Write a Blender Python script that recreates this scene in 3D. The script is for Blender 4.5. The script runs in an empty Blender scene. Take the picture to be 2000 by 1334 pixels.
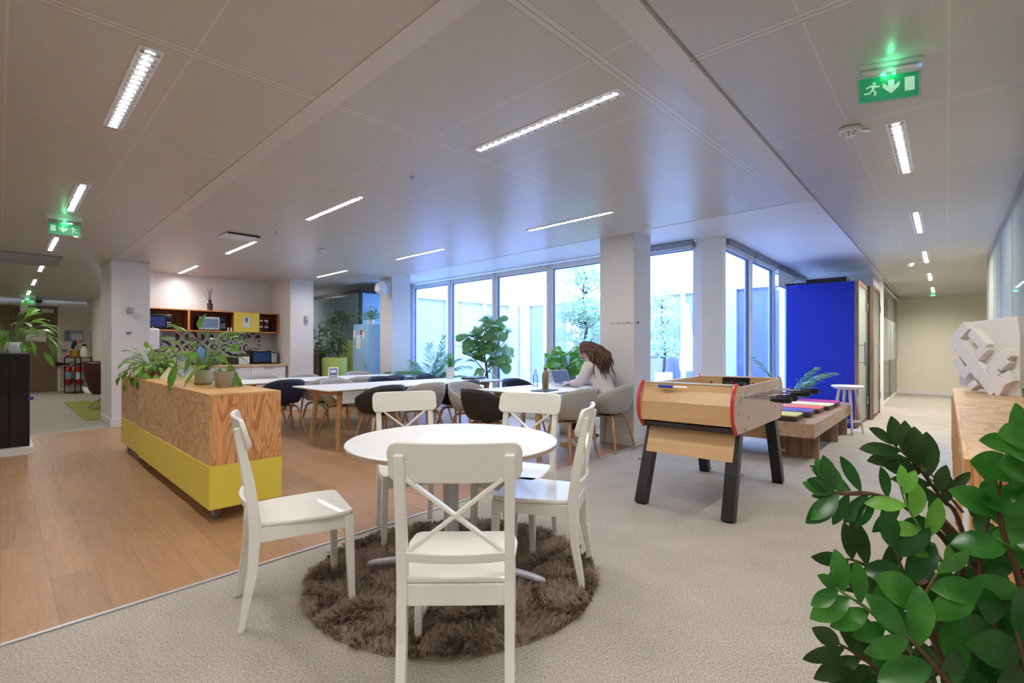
import bpy, bmesh, math, random
import numpy as np
from mathutils import Vector, Matrix
R = math.radians; PI = math.pi
S = bpy.context.scene; C = S.collection
random.seed(7)
# ------------------------------------------------------------------ camera + frames
F = 972.0; EYE = 1.21; HY = 682.0
A1 = Vector((.69708, .71699)); B1 = Vector((-.71699, .69708)); ROT1 = R(45.807)
A2 = Vector((.65741, .75354)); B2 = Vector((-.75354, .65741)); ROT2 = R(48.898)
def w1(a, b, z=0.): return Vector((a*A1.x+b*B1.x, a*A1.y+b*B1.y, z))
def w2(a, b, z=0.): return Vector((a*A2.x+b*B2.x, a*A2.y+b*B2.y, z))
def P3(px, py, Y): return Vector(((px-1000)/F*Y, Y, EYE-(py-HY)/F*Y))
def hit(px, py, z): Y = (EYE-z)*F/(py-HY); return Vector(((px-1000)/F*Y, Y, z))
def onb(px, b, py=None):
    u = (px-1000)/F; a = (u*b*B1.y-b*B1.x)/(A1.x-u*A1.y); Y = a*A1.y+b*B1.y
    return a if py is None else (a, EYE-(py-HY)/F*Y)
def ona(px, a, py=None):
    u = (px-1000)/F; b = (u*a*A1.y-a*A1.x)/(B1.x-u*B1.y); Y = a*A1.y+b*B1.y
    return b if py is None else (b, EYE-(py-HY)/F*Y)
cam = bpy.data.cameras.new('camera'); co = bpy.data.objects.new('camera', cam); C.objects.link(co)
co.location = (0, 0, EYE); co.rotation_euler = (R(90), 0, 0)
cam.sensor_width = 36; cam.lens = 36*F/2000; cam.shift_y = (HY-667)/2000; cam.clip_start = .05; cam.clip_end = 200
S.camera = co
S.view_settings.view_transform = 'Standard'; S.view_settings.look = 'None'
S.view_settings.exposure = .32; S.view_settings.gamma = 1; S.view_settings.use_curve_mapping = False
# ------------------------------------------------------------------ materials
def lin(c):
    return tuple((v/255/12.92 if v/255 <= .04045 else ((v/255+.055)/1.055)**2.4) for v in c)
class NT:
    def __init__(s, name):
        s.m = bpy.data.materials.new(name); s.m.use_nodes = True; s.t = s.m.node_tree
        s.b = s.t.nodes['Principled BSDF']; s.out = s.t.nodes['Material Output']
    def n(s, typ, **kw):
        x = s.t.nodes.new(typ)
        for k, v in kw.items(): setattr(x, k, v)
        return x
    def l(s, a, b): s.t.links.new(a, b)
    def put(s, sock, v):
        if hasattr(v, 'is_output') or hasattr(v, 'links'): s.l(v, sock)
        else: sock.default_value = v
    def math(s, op, a, b=None, c=None):
        x = s.n('ShaderNodeMath', operation=op)
        s.put(x.inputs[0], a)
        if b is not None: s.put(x.inputs[1], b)
        if c is not None: s.put(x.inputs[2], c)
        return x.outputs[0]
    def coord(s, kind='Object', scale=(1, 1, 1), rot=(0, 0, 0)):
        t = s.n('ShaderNodeTexCoord'); m = s.n('ShaderNodeMapping')
        m.inputs['Scale'].default_value = scale; m.inputs['Rotation'].default_value = rot
        s.l(t.outputs[kind], m.inputs[0]); return m.outputs[0]
    def xyz(s, v):
        x = s.n('ShaderNodeSeparateXYZ'); s.l(v, x.inputs[0]); return x.outputs
    def noise(s, v, scale=5, detail=2, rough=.5, dist=0):
        x = s.n('ShaderNodeTexNoise'); s.l(v, x.inputs['Vector'])
        x.inputs['Scale'].default_value = scale; x.inputs['Detail'].default_value = detail
        x.inputs['Roughness'].default_value = rough; x.inputs['Distortion'].default_value = dist
        return x.outputs[0]
    def ramp(s, f, stops):
        x = s.n('ShaderNodeValToRGB'); s.l(f, x.inputs[0]); e = x.color_ramp.elements
        while len(e) < len(stops): e.new(.5)
        for i, (p, c) in enumerate(stops): e[i].position = p; e[i].color = (*c[:3], 1)
        return x.outputs[0]
    def mix(s, f, a, b):
        x = s.n('ShaderNodeMix', data_type='RGBA'); s.put(x.inputs[0], f)
        s.put(x.inputs[6], a if not isinstance(a, tuple) else (*a[:3], 1)); s.put(x.inputs[7], b if not isinstance(b, tuple) else (*b[:3], 1))
        return x.outputs[2]
    def bump(s, h, st=.3, d=.01):
        x = s.n('ShaderNodeBump'); x.inputs['Strength'].default_value = st; x.inputs['Distance'].default_value = d
        s.l(h, x.inputs['Height']); s.l(x.outputs[0], s.b.inputs['Normal'])
    def line(s, c, off, per, w):
        d = s.math('PINGPONG', s.math('SUBTRACT', c, off), per/2)
        return s.math('LESS_THAN', d, w/2)
def P(name, col, rough=.5, metal=0, var=.06, scale=8, coat=0, spec=.5, bump=0, bscale=200, emit=0, ecol=None, alpha=1):
    m = NT(name); b = m.b; c = lin(col)
    v = m.coord('Object'); n = m.noise(v, scale, 3)
    m.l(m.mix(n, tuple(x*(1-var) for x in c), tuple(min(1, x*(1+var)) for x in c)), b.inputs['Base Color'])
    b.inputs['Roughness'].default_value = rough; b.inputs['Metallic'].default_value = metal
    b.inputs['Coat Weight'].default_value = coat; b.inputs['Specular IOR Level'].default_value = spec
    if bump: m.bump(m.noise(v, bscale, 2), bump, .002)
    if emit:
        b.inputs['Emission Color'].default_value = (*lin(ecol or col), 1); b.inputs['Emission Strength'].default_value = emit
    if alpha < 1: b.inputs['Alpha'].default_value = alpha
    return m.m
M = {}
def glass(name, tint, refl=.06, body=0, bodycol=(255, 255, 255), rough=0., fk=.85):
    m = NT(name); tr = m.n('ShaderNodeBsdfTransparent'); tr.inputs[0].default_value = (*tint, 1)
    gl = m.n('ShaderNodeBsdfGlossy'); gl.inputs['Roughness'].default_value = rough
    fr = m.n('ShaderNodeFresnel'); fr.inputs[0].default_value = 1.45
    f = m.math('MULTIPLY_ADD', fr.outputs[0], fk, refl)
    mx = m.n('ShaderNodeMixShader'); m.l(f, mx.inputs[0]); m.l(tr.outputs[0], mx.inputs[1]); m.l(gl.outputs[0], mx.inputs[2])
    o = mx.outputs[0]
    if body:
        df = m.n('ShaderNodeBsdfDiffuse'); df.inputs[0].default_value = (*lin(bodycol), 1)
        m2 = m.n('ShaderNodeMixShader'); m2.inputs[0].default_value = body; m.l(o, m2.inputs[1]); m.l(df.outputs[0], m2.inputs[2]); o = m2.outputs[0]
    m.l(o, m.out.inputs[0]); return m.m
M['glass'] = glass('window_glass', (.95, .97, 1.), .015, fk=.45)
M['glass_frost'] = glass('frosted_glass', (.85, .9, .88), .03, .45, (205, 215, 210))
M['glass_left'] = glass('lit_far_glass', (.6, .62, .68), .1, .7, (196, 203, 232), fk=.4)  # lighter copy of the dim courtyard glass, daylight put into its body colour
M['glass_part'] = glass('partition_glass', (.86, .9, .88), .05, .12, (200, 208, 200))
M['glass_teal'] = glass('teal_glass', (.6, .76, .8), .08, .6, (188, 218, 224))  # pale body colour paints in the window light reflected by the booth
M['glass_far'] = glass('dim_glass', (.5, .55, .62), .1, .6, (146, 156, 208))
M['wall'] = P('white_paint', (222, 221, 222), .65, var=.02, scale=2)
M['wallwarm'] = P('cream_paint', (226, 221, 206), .7, var=.02, scale=2)
M['plaster'] = P('smooth_white_plaster', (226, 227, 232), .45, var=.02, scale=1.5)
M['ext'] = P('white_render', (202, 206, 208), .8, var=.02, scale=1)
M['frame'] = P('pale_window_frame', (244, 246, 251), .35, var=.02)
M['gasket'] = P('dark_gasket', (84, 98, 132), .5)
M['white'] = P('white_lacquer', (236, 235, 228), .3, var=.015, scale=6, coat=.15)
M['whitetop'] = P('white_laminate', (240, 240, 243), .32, var=.01)
M['whiteplastic'] = P('white_plastic', (228, 230, 234), .35, var=.02)
M['black'] = P('black_paint', (22, 19, 18), .35, var=.1)
M['blackgloss'] = P('black_gloss', (9, 8, 12), .14, var=.1, coat=.2, spec=.35)
M['blackshell'] = P('black_shell', (34, 33, 36), .55, var=.1, bump=.15, bscale=300)
M['navyshell'] = P('navy_shell', (18, 24, 52), .6, var=.1, bump=.15, bscale=300)
M['steelblue'] = P('slate_shell', (52, 66, 92), .5, var=.08)
M['greyshell'] = P('grey_fabric_shell', (176, 172, 168), .75, var=.08, scale=120, bump=.3, bscale=400)
M['chrome'] = P('chrome', (200, 200, 205), .15, 1.)
M['alu'] = P('brushed_aluminium', (170, 175, 185), .35, .9)
M['greymetal'] = P('grey_metal', (150, 152, 158), .4, .3)
M['lightmetal'] = P('silver_grey_paint', (196, 198, 208), .35, .2)
M['yellow'] = P('yellow_laminate', (232, 214, 84), .4, var=.03)
M['lime'] = P('lime_green', (196, 216, 116), .5)
M['blue'] = P('royal_blue_felt', (12, 40, 168), .75, var=.06, scale=30)
M['bluegreen'] = P('dark_teal_felt', (12, 66, 70), .7)
M['lblue'] = P('light_blue_metal', (150, 196, 232), .35)
M['red'] = P('red_plastic', (206, 48, 52), .3, coat=.3)
M['redext'] = P('extinguisher_red', (198, 22, 34), .25, coat=.5)
M['green'] = P('dark_green_felt', (44, 92, 72), .8)
M['soil'] = P('potting_soil', (48, 34, 26), .95, var=.4, scale=60)
M['pottaupe'] = P('taupe_pot', (140, 128, 110), .55)
M['potgreen'] = P('sage_ribbed_pot', (168, 172, 150), .55)
M['potwhite'] = P('white_ceramic', (232, 232, 228), .3, coat=.3)
M['terracotta'] = P('brown_pot', (128, 84, 62), .6)
M['cream'] = P('cream_ceramic', (236, 222, 170), .35)
M['brown'] = P('dark_brown_glass', (52, 26, 18), .2, coat=.5)
M['reed'] = P('dark_reed', (62, 34, 24), .7)
M['paper'] = P('paper', (232, 234, 238), .7, var=.02)
M['paperblue'] = P('printed_paper', (160, 176, 214), .7, var=.2, scale=60)
M['screen'] = P('dark_blue_screen', (30, 44, 110), .08, coat=.6)
M['screengrey'] = P('grey_screen', (104, 124, 158), .15)
M['doorbrown'] = P('brown_door', (118, 96, 74), .45, var=.06, scale=3)
M['darkred'] = P('dark_red_leather', (66, 20, 22), .35, coat=.2)
M['hair'] = P('brown_hair', (84, 54, 38), .5, var=.6, scale=40)
M['skin'] = P('skin', (216, 168, 146), .5, var=.04)
M['jacket'] = P('light_grey_jacket', (206, 200, 202), .8, var=.05, bump=.4, bscale=30)
M['trousers'] = P('black_trousers', (22, 22, 26), .8)
M['copper'] = P('bronze_bottle', (150, 128, 104), .3, .7)
M['purple'] = P('purple_vinyl', (96, 84, 156), .45); M['magenta'] = P('magenta_vinyl', (206, 70, 150), .45)
M['orange'] = P('coral_vinyl', (238, 116, 92), .45); M['cushyellow'] = P('pale_yellow_vinyl', (222, 220, 120), .45); M['cushlight'] = P('cream_yellow_vinyl', (232, 228, 168), .45)
M['cushbody'] = P('dark_grey_vinyl', (58, 48, 50), .5)
M['exitgreen'] = P('exit_sign_green', (34, 150, 104), .4, emit=.25, ecol=(20, 150, 100))
M['exitwhite'] = P('exit_sign_white', (190, 225, 205), .4, emit=.35, ecol=(190, 225, 205))
M['led'] = P('green_led', (60, 255, 150), .4, emit=14, ecol=(40, 255, 130))
M['clear'] = glass('clear_plastic', (.92, .96, .95), .1, .12, (230, 235, 235))
M['bottleglass'] = glass('bottle_glass', (.85, .92, .95), .12, .12, (225, 232, 235))
M['teal'] = P('teal_liquid', (96, 150, 196), .2)
M['signred'] = P('sign_red', (200, 40, 50), .5)
M['ink'] = P('dark_ink', (98, 102, 124), .7)
M['gold'] = P('gold', (200, 160, 70), .3, .8)
M['socket'] = P('socket_black', (20, 20, 22), .5)
M['stone'] = P('white_stone', (226, 222, 218), .85, var=.04, scale=40, bump=.4, bscale=120)
M['limewall'] = P('olive_lime_felt', (140, 170, 60), .8)
def wood(name, c1, c2, rough=.45, sc=(14, 14, 1.2), ring=3., c3=None):
    m = NT(name); v = m.coord('Object', sc); n = m.noise(v, 1.3, 3, .55, .4)
    fine = m.noise(m.coord('Object', (sc[0]*8, sc[1]*8, sc[2]*3)), 3, 3)
    w = m.math('SINE', m.math('MULTIPLY', n, ring*6.28))
    f = m.math('ADD', m.math('MULTIPLY_ADD', w, .32, .5), m.math('MULTIPLY', m.math('SUBTRACT', fine, .5), .5))
    m.l(m.ramp(f, [(0, lin(c2)), (1, lin(c1))]), m.b.inputs['Base Color']); m.b.inputs['Roughness'].default_value = rough
    m.bump(fine, .08, .001); return m.m
M['oak'] = wood('light_oak', (206, 164, 116), (176, 128, 82), .5, (10, 10, 1.))
M['ash'] = wood('pale_ash', (222, 204, 186), (198, 176, 156), .5, (10, 10, 1.))
M['walnut'] = wood('brown_oak_laminate', (190, 158, 130), (150, 116, 90), .45, (1.2, 12, 14), 2.2)
M['walnutv'] = wood('brown_oak_upright', (160, 126, 98), (116, 86, 64), .45, (14, 14, 1.), 2.2)
M['beech'] = wood('beech_laminate', (226, 188, 138), (208, 166, 116), .35, (5, .8, 12), 1.)
M['beechgrey'] = wood('greyed_beech', (200, 176, 156), (180, 152, 132), .4, (1.5, 6, 9), 1.)
M['shelfwood'] = wood('orange_plywood', (176, 104, 52), (140, 74, 36), .5, (1.5, 8, 14), 2.)
M['shelfedge'] = wood('pale_plywood_edge', (214, 150, 92), (190, 120, 66), .5, (2, 8, 20), 2.)
M['counter'] = wood('light_worktop', (222, 190, 150), (206, 170, 128), .45, (1.5, 8, 14), 2.)
def ply(name, ca, cb, sc, ring, dist=.6):
    m = NT(name); v = m.coord('Object', sc); n = m.noise(v, 1.0, 2.5, .5, dist)
    r = m.math('FRACT', m.math('MULTIPLY', n, ring))
    r2 = m.math('PINGPONG', r, .5); r2 = m.math('MULTIPLY', r2, 2)
    r2 = m.math('POWER', r2, 2.)
    big = m.noise(m.coord('Object', (1, 1, .3)), 1.5, 2)
    f = m.math('ADD', m.math('MULTIPLY', r2, .8), m.math('MULTIPLY', m.math('SUBTRACT', big, .5), .7))
    fine = m.noise(m.coord('Object', (sc[0]*14, sc[1]*14, sc[2]*8)), 2, 2)
    f = m.math('ADD', f, m.math('MULTIPLY', m.math('SUBTRACT', fine, .5), .35))
    m.l(m.ramp(f, [(.0, lin(ca)), (.95, lin(cb))]), m.b.inputs['Base Color']); m.b.inputs['Roughness'].default_value = .4; m.b.inputs['Coat Weight'].default_value = .1
    return m.m
M['plyside'] = ply('swirled_fir_plywood', (220, 186, 138), (176, 124, 80), (2.1, 2.1, 3.4), 9, 1.2)
M['plyend'] = ply('orange_fir_plywood', (226, 172, 116), (170, 86, 42), (8., 8., 1.3), 12, 1.2)
M['plytop'] = ply('oiled_plywood_top', (222, 176, 112), (196, 140, 84), (2.5, 2.5, 2.5), 5, .6)
M['plycab'] = ply('swirled_plywood_top', (210, 176, 132), (166, 116, 74), (2.2, 4.2, 4), 9, 1.2)
def floorwood():
    m = NT('oak_vinyl_planks'); v = m.coord('Object'); x, y, z = m.xyz(v)
    W, L = .185, 1.25
    row = m.math('FLOOR', m.math('DIVIDE', x, W))
    rnd = m.n('ShaderNodeTexWhiteNoise', noise_dimensions='1D'); m.l(row, rnd.inputs['W'])
    ys = m.math('ADD', y, m.math('MULTIPLY', rnd.outputs['Value'], L))
    col = m.math('FLOOR', m.math('DIVIDE', ys, L))
    r2 = m.n('ShaderNodeTexWhiteNoise', noise_dimensions='1D'); m.l(m.math('MULTIPLY_ADD', row, 17.3, col), r2.inputs['W'])
    gap = m.math('MAXIMUM', m.line(x, 0, W, .003), m.line(ys, 0, L, .003))
    gr = m.noise(m.coord('Object', (26, 2.0, 1)), 1.4, 5, .65, .5)
    gr2 = m.noise(m.coord('Object', (60, 30, 1)), 2, 3)
    f = m.math('ADD', m.math('MULTIPLY', r2.outputs['Value'], .2), m.math('MULTIPLY', gr, .75))
    f = m.math('ADD', f, m.math('MULTIPLY', m.math('SUBTRACT', gr2, .5), .25))
    c = m.ramp(f, [(.12, lin((132, 98, 68))), (.5, lin((162, 124, 90))), (.9, lin((182, 144, 108)))])
    c = m.mix(m.math('MULTIPLY', gap, .55), c, lin((90, 62, 42)))
    m.l(c, m.b.inputs['Base Color']); m.b.inputs['Roughness'].default_value = .42
    m.bump(m.math('SUBTRACT', gr, m.math('MULTIPLY', gap, .6)), .12, .002); return m.m
def carpet():
    m = NT('flecked_beige_carpet')
    n1 = m.noise(m.coord('Object', (1, .45, 1)), 300, 2, .7); n2 = m.noise(m.coord('Object'), 110, 3, .6); n3 = m.noise(m.coord('Object'), 3, 2)
    f = m.math('ADD', m.math('MULTIPLY', n1, .6), m.math('MULTIPLY', n2, .35)); f = m.math('ADD', f, m.math('MULTIPLY', n3, .08))
    m.l(m.ramp(f, [(.34, lin((104, 96, 88))), (.52, lin((170, 163, 154))), (.7, lin((214, 208, 200)))]), m.b.inputs['Base Color'])
    m.b.inputs['Roughness'].default_value = .95; m.b.inputs['Specular IOR Level'].default_value = .15
    m.bump(n1, .35, .003); return m.m
M['floorwood'] = floorwood(); M['carpet'] = carpet()
def ceil_metal(name, jo, jp, seams, perf='x', swap=False, tone=(206, 202, 196)):
    m = NT(name); v = m.coord('Object'); o = m.xyz(v); x, y = (o[0], o[1])
    j = y if not swap else x; sx = x if not swap else y
    band = m.line(j, jo, jp, .06); dark = m.line(j, jo, jp, .007); e1 = m.line(j, jo+.032, jp, .004)
    e2 = m.line(j, jo-.032, jp, .004)
    sm = None
    for lo, hi, off, per in seams:
        q = m.line(sx, off, per, .012); q = m.math('MULTIPLY', q, m.math('MULTIPLY', m.math('GREATER_THAN', sx, lo), m.math('LESS_THAN', sx, hi)))
        sm = q if sm is None else m.math('MAXIMUM', sm, q)
    pf = m.line(sx, 0, .0085, .0038); pf = m.math('MULTIPLY', pf, m.math('SUBTRACT', 1., m.math('MAXIMUM', band, sm)))
    c = m.mix(m.math('MULTIPLY', pf, .16), lin(tone), lin((90, 84, 76)))
    c = m.mix(m.math('MULTIPLY', m.math('MAXIMUM', band, sm), .35), c, lin((226, 222, 216)))
    c = m.mix(m.math('MULTIPLY', m.math('MAXIMUM', dark, m.math('MAXIMUM', e1, e2)), .5), c, lin((112, 106, 100)))
    m.l(c, m.b.inputs['Base Color']); m.b.inputs['Roughness'].default_value = .33; m.b.inputs['Specular IOR Level'].default_value = .55
    m.bump(m.noise(m.coord('Object', (.8, 2.2, 1)), 1.1, 1), .5, .02)
    return m.m
M['ceil1'] = ceil_metal('perforated_metal_ceiling', 2.71, 1.34, [(-9, 1.2, .02, .615), (1.34, 5.3, 1.33, .655)])
M['ceil2'] = ceil_metal('perforated_metal_ceiling_corridor', 2.37, 1.325, [(-9, .9, -.01, .47)], swap=True, tone=(204, 202, 200))
M['ceilband'] = P('smooth_ceiling_band', (214, 210, 206), .4, var=.02)
M['joint'] = P('joint_paint', (150, 145, 140), .5)
def tiles():
    m = NT('patterned_cement_tiles'); v = m.coord('Object'); o = m.xyz(v); T = .205
    u = m.math('DIVIDE', o[0], T); w = m.math('DIVIDE', o[2], T)
    cu = m.math('FLOOR', u); cw = m.math('FLOOR', w)
    r = m.n('ShaderNodeTexWhiteNoise', noise_dimensions='1D'); m.l(m.math('MULTIPLY_ADD', cu, 7.13, m.math('MULTIPLY', cw, 3.71)), r.inputs['W']); r = r.outputs['Value']
    fx = m.math('SUBTRACT', m.math('FRACT', u), .5); fy = m.math('SUBTRACT', m.math('FRACT', w), .5)
    ax = m.math('ABSOLUTE', fx); ay = m.math('ABSOLUTE', fy)
    sx = m.math('SUBTRACT', .5, ax); sy = m.math('SUBTRACT', .5, ay)
    dc = m.math('SQRT', m.math('ADD', m.math('MULTIPLY', sx, sx), m.math('MULTIPLY', sy, sy)))
    d0 = m.math('SQRT', m.math('ADD', m.math('MULTIPLY', fx, fx), m.math('MULTIPLY', fy, fy)))
    man = m.math('ADD', ax, ay)
    p1 = m.math('LESS_THAN', m.math('PINGPONG', dc, .17), .07)
    p2 = m.math('LESS_THAN', m.math('PINGPONG', man, .16), .075)
    p3 = m.math('GREATER_THAN', m.math('ABSOLUTE', m.math('SUBTRACT', dc, .44)), .11)
    p4 = m.math('LESS_THAN', m.math('MULTIPLY', m.math('SINE', m.math('MULTIPLY', fx, 25)), m.math('SINE', m.math('MULTIPLY', fy, 25))), 0.)
    # quarter-circle off one corner
    qx = m.math('ADD', fx, .5); qy = m.math('ADD', fy, .5); dq = m.math('SQRT', m.math('ADD', m.math('MULTIPLY', qx, qx), m.math('MULTIPLY', qy, qy)))
    p5 = m.math('LESS_THAN', m.math('ABSOLUTE', m.math('SUBTRACT', dq, .62)), .13)
    def sel(lo, hi, p): return m.math('MULTIPLY', m.math('MULTIPLY', m.math('GREATER_THAN', r, lo), m.math('LESS_THAN', r, hi)), p)
    f = sel(-.1, .2, p1)
    for lo, hi, p in ((.2, .42, p2), (.42, .62, p3), (.62, .75, p4), (.75, .93, p5)): f = m.math('MAXIMUM', f, sel(lo, hi, p))
    gap = m.math('MAXIMUM', m.math('GREATER_THAN', ax, .488), m.math('GREATER_THAN', ay, .488))
    c = m.mix(f, lin((216, 210, 214)), lin((44, 36, 52))); c = m.mix(m.math('MULTIPLY', gap, .5), c, lin((150, 145, 150)))
    m.l(c, m.b.inputs['Base Color']); m.b.inputs['Roughness'].default_value = .4; return m.m
M['tiles'] = tiles()
def leafmat(name, c1, c2, rough=.35, coat=.2):
    m = NT(name); v = m.coord('Object'); n = m.noise(v, 14, 2)
    g = m.n('ShaderNodeObjectInfo')
    m.l(m.ramp(n, [(.3, lin(c1)), (.7, lin(c2))]), m.b.inputs['Base Color']); m.b.inputs['Roughness'].default_value = rough; m.b.inputs['Coat Weight'].default_value = coat
    m.b.inputs['Coat Roughness'].default_value = .2; m.b.inputs['Specular IOR Level'].default_value = .4
    tl = m.n('ShaderNodeBsdfTranslucent'); tl.inputs[0].default_value = (*[min(1, x*1.6) for x in lin(c2)], 1)
    mx = m.n('ShaderNodeMixShader'); mx.inputs[0].default_value = .22
    m.l(m.b.outputs[0], mx.inputs[1]); m.l(tl.outputs[0], mx.inputs[2]); m.l(mx.outputs[0], m.out.inputs[0]); return m.m
M['zzdark'] = leafmat('dark_glossy_leaf', (18, 54, 20), (42, 98, 38), .28, .3)
M['zzmid'] = leafmat('glossy_green_leaf', (32, 88, 28), (72, 138, 54), .25, .35)
M['zzlight'] = leafmat('young_green_leaf', (84, 150, 48), (124, 184, 74), .35, .2)
M['zzdark2'] = leafmat('olive_dark_leaf', (26, 50, 22), (52, 80, 38), .35, .2)
M['leaf'] = leafmat('green_leaf', (64, 118, 40), (106, 160, 62), .4)
M['leafpale'] = leafmat('pale_green_leaf', (98, 142, 62), (146, 182, 96), .4)
M['leaffig'] = leafmat('fig_leaf', (80, 128, 72), (128, 168, 106), .38)
M['leafpalm'] = leafmat('palm_leaf', (62, 118, 66), (112, 160, 104), .45)
M['leafdark'] = leafmat('ficus_leaf', (56, 84, 52), (96, 122, 84), .45)
M['leafcourt'] = leafmat('courtyard_leaf', (150, 184, 150), (196, 218, 186), .6, 0)  # haze and pane reflections are mixed into this pale leaf colour
M['stemgreen'] = P('green_stem', (104, 140, 70), .5, var=.15, scale=30)
M['stembrown'] = P('brown_stem', (92, 62, 42), .6, var=.25, scale=40)
M['bark'] = P('brown_bark', (88, 66, 54), .85, var=.3, scale=30)
M['pile'] = P('taupe_shag_pile', (158, 138, 124), .55, var=.5, scale=45, spec=.5)
M['greenrug'] = P('lime_rug', (132, 140, 62), .95, var=.25, scale=14, bump=.8, bscale=120)
# ------------------------------------------------------------------ mesh builder
class MB:
    def __init__(s): s.v = []; s.f = []
    def add(s, vs, fs):
        o = len(s.v); s.v += [tuple(x) for x in vs]; s.f += [tuple(i+o for i in f) for f in fs]; return s
    def box(s, x0, x1, y0, y1, z0, z1, T=None):
        vs = [Vector(p) for p in ((x0,y0,z0),(x1,y0,z0),(x1,y1,z0),(x0,y1,z0),(x0,y0,z1),(x1,y0,z1),(x1,y1,z1),(x0,y1,z1))]
        if T is not None: vs = [T @ p for p in vs]
        return s.add(vs, [(0,3,2,1),(4,5,6,7),(0,1,5,4),(1,2,6,5),(2,3,7,6),(3,0,4,7)])
    def hexa(s, bot, top):
        return s.add(list(bot)+list(top), [(0,3,2,1),(4,5,6,7),(0,1,5,4),(1,2,6,5),(2,3,7,6),(3,0,4,7)])
    def beam(s, p, q, w, h, up=(0,0,1), w2=None, h2=None):
        p = Vector(p); q = Vector(q); d = (q-p).normalized(); up = Vector(up)
        if abs(d.dot(up)) > .98: up = Vector((0,1,0))
        x = d.cross(up).normalized(); y = x.cross(d).normalized(); w2 = w2 or w; h2 = h2 or h
        r = []
        for c, a, b in ((p, w, h), (q, w2, h2)): r.append([c-x*a/2-y*b/2, c+x*a/2-y*b/2, c+x*a/2+y*b/2, c-x*a/2+y*b/2])
        return s.add(r[0]+r[1], [(3,2,1,0),(4,5,6,7),(0,1,5,4),(1,2,6,5),(2,3,7,6),(3,0,4,7)])
    def tube(s, pts, r, n=8, cap=True):
        pts = [Vector(p) for p in pts]; k = len(pts); rs = r if isinstance(r, (list, tuple)) else [r]*k
        t0 = (pts[1]-pts[0]).normalized(); ref = Vector((0,0,1)) if abs(t0.z) < .9 else Vector((1,0,0))
        x = t0.cross(ref).normalized(); vs = []; fs = []
        for i in range(k):
            t = (pts[min(i+1,k-1)]-pts[max(i-1,0)]).normalized(); x = (x-t*x.dot(t)).normalized(); y = t.cross(x)
            for j in range(n):
                a = 2*PI*j/n; vs.append(pts[i]+(x*math.cos(a)+y*math.sin(a))*rs[i])
        for i in range(k-1):
            for j in range(n):
                a = i*n+j; b = i*n+(j+1)%n; fs.append((a, b, b+n, a+n))
        if cap: fs += [tuple(range(n-1,-1,-1)), tuple(range((k-1)*n, k*n))]
        return s.add(vs, fs)
    def lathe(s, prof, n=24, c=(0,0,0), sx=1, sy=1):
        vs = []; fs = []; k = len(prof)
        for r, z in prof:
            for j in range(n):
                a = 2*PI*j/n; vs.append((c[0]+r*sx*math.cos(a), c[1]+r*sy*math.sin(a), c[2]+z))
        for i in range(k-1):
            for j in range(n):
                a = i*n+j; b = i*n+(j+1)%n; fs.append((a, b, b+n, a+n))
        if prof[0][0] > 1e-6: fs.append(tuple(range(n-1,-1,-1)))
        if prof[-1][0] > 1e-6: fs.append(tuple(range((k-1)*n, k*n)))
        return s.add(vs, fs)
    def prism(s, poly, d0, d1, plane='xz'):
        n = len(poly)
        mk = {'xz': lambda u, w, d: (u, d, w), 'xy': lambda u, w, d: (u, w, d), 'yz': lambda u, w, d: (d, u, w)}[plane]
        vs = [mk(u, w, d0) for u, w in poly]+[mk(u, w, d1) for u, w in poly]
        fs = [tuple(range(n)), tuple(range(2*n-1, n-1, -1))]+[(i, i+n, (i+1)%n+n, (i+1)%n) for i in range(n)]
        return s.add(vs, fs)
    def grid(s, fn, nu, nv, wrap=False):
        vs = [fn(i/(nu-1) if not wrap else i/nu, j/(nv-1)) for j in range(nv) for i in range(nu)]; fs = []
        for j in range(nv-1):
            for i in range(nu if wrap else nu-1):
                a = j*nu+i; b = j*nu+(i+1)%nu; fs.append((a, b, b+nu, a+nu))
        return s.add(vs, fs)
    def leaf(s, p, d, nrm, L, W, prof=None, curl=.25, fold=.25, wav=0., rows=None):
        p = Vector(p); d = Vector(d).normalized(); nrm = Vector(nrm); nrm = (nrm-d*nrm.dot(d))
        nrm = nrm.normalized() if nrm.length > 1e-4 else d.orthogonal().normalized(); x = d.cross(nrm)
        prof = prof or ((0,.05),(.15,.55),(.35,.92),(.55,1.),(.75,.8),(.9,.45),(1,.02))
        vs = []
        for t, w in prof:
            c = p+d*(L*t)*(1-.15*curl*t)-nrm*(curl*L*t*t*.6)
            f = fold*w*W*.5; wv = wav*W*math.sin(t*9)
            vs += [c-x*W*w*.5+nrm*(f+wv), c, c+x*W*w*.5+nrm*(f-wv)]
        fs = []
        for i in range(len(prof)-1):
            a = i*3; fs += [(a, a+1, a+4, a+3), (a+1, a+2, a+5, a+4)]
        return s.add(vs, fs)
    def build(s, name, mat, parent=None, smooth=False, bevel=0, seg=2, loc=None, rz=None, ang=35, sub=0, solid=0, rot=None, solo=0):
        me = bpy.data.meshes.new(name); me.from_pydata(s.v, [], s.f)
        b = bmesh.new(); b.from_mesh(me); bmesh.ops.recalc_face_normals(b, faces=b.faces); b.to_mesh(me); b.free()
        mm = M[mat] if isinstance(mat, str) else mat
        me.materials.append(mm)
        if smooth:
            me.polygons.foreach_set('use_smooth', [True]*len(me.polygons))
            if ang < 180: me.set_sharp_from_angle(angle=R(ang))
        o = bpy.data.objects.new(name, me); C.objects.link(o)
        if parent is not None: o.parent = parent
        if loc is not None: o.location = loc
        if rz is not None: o.rotation_euler = (0, 0, rz)
        if rot is not None: o.rotation_euler = rot
        if solid: q = o.modifiers.new('solid', 'SOLIDIFY'); q.thickness = solid; q.offset = solo
        if sub: q = o.modifiers.new('sub', 'SUBSURF'); q.levels = sub; q.render_levels = sub
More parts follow.
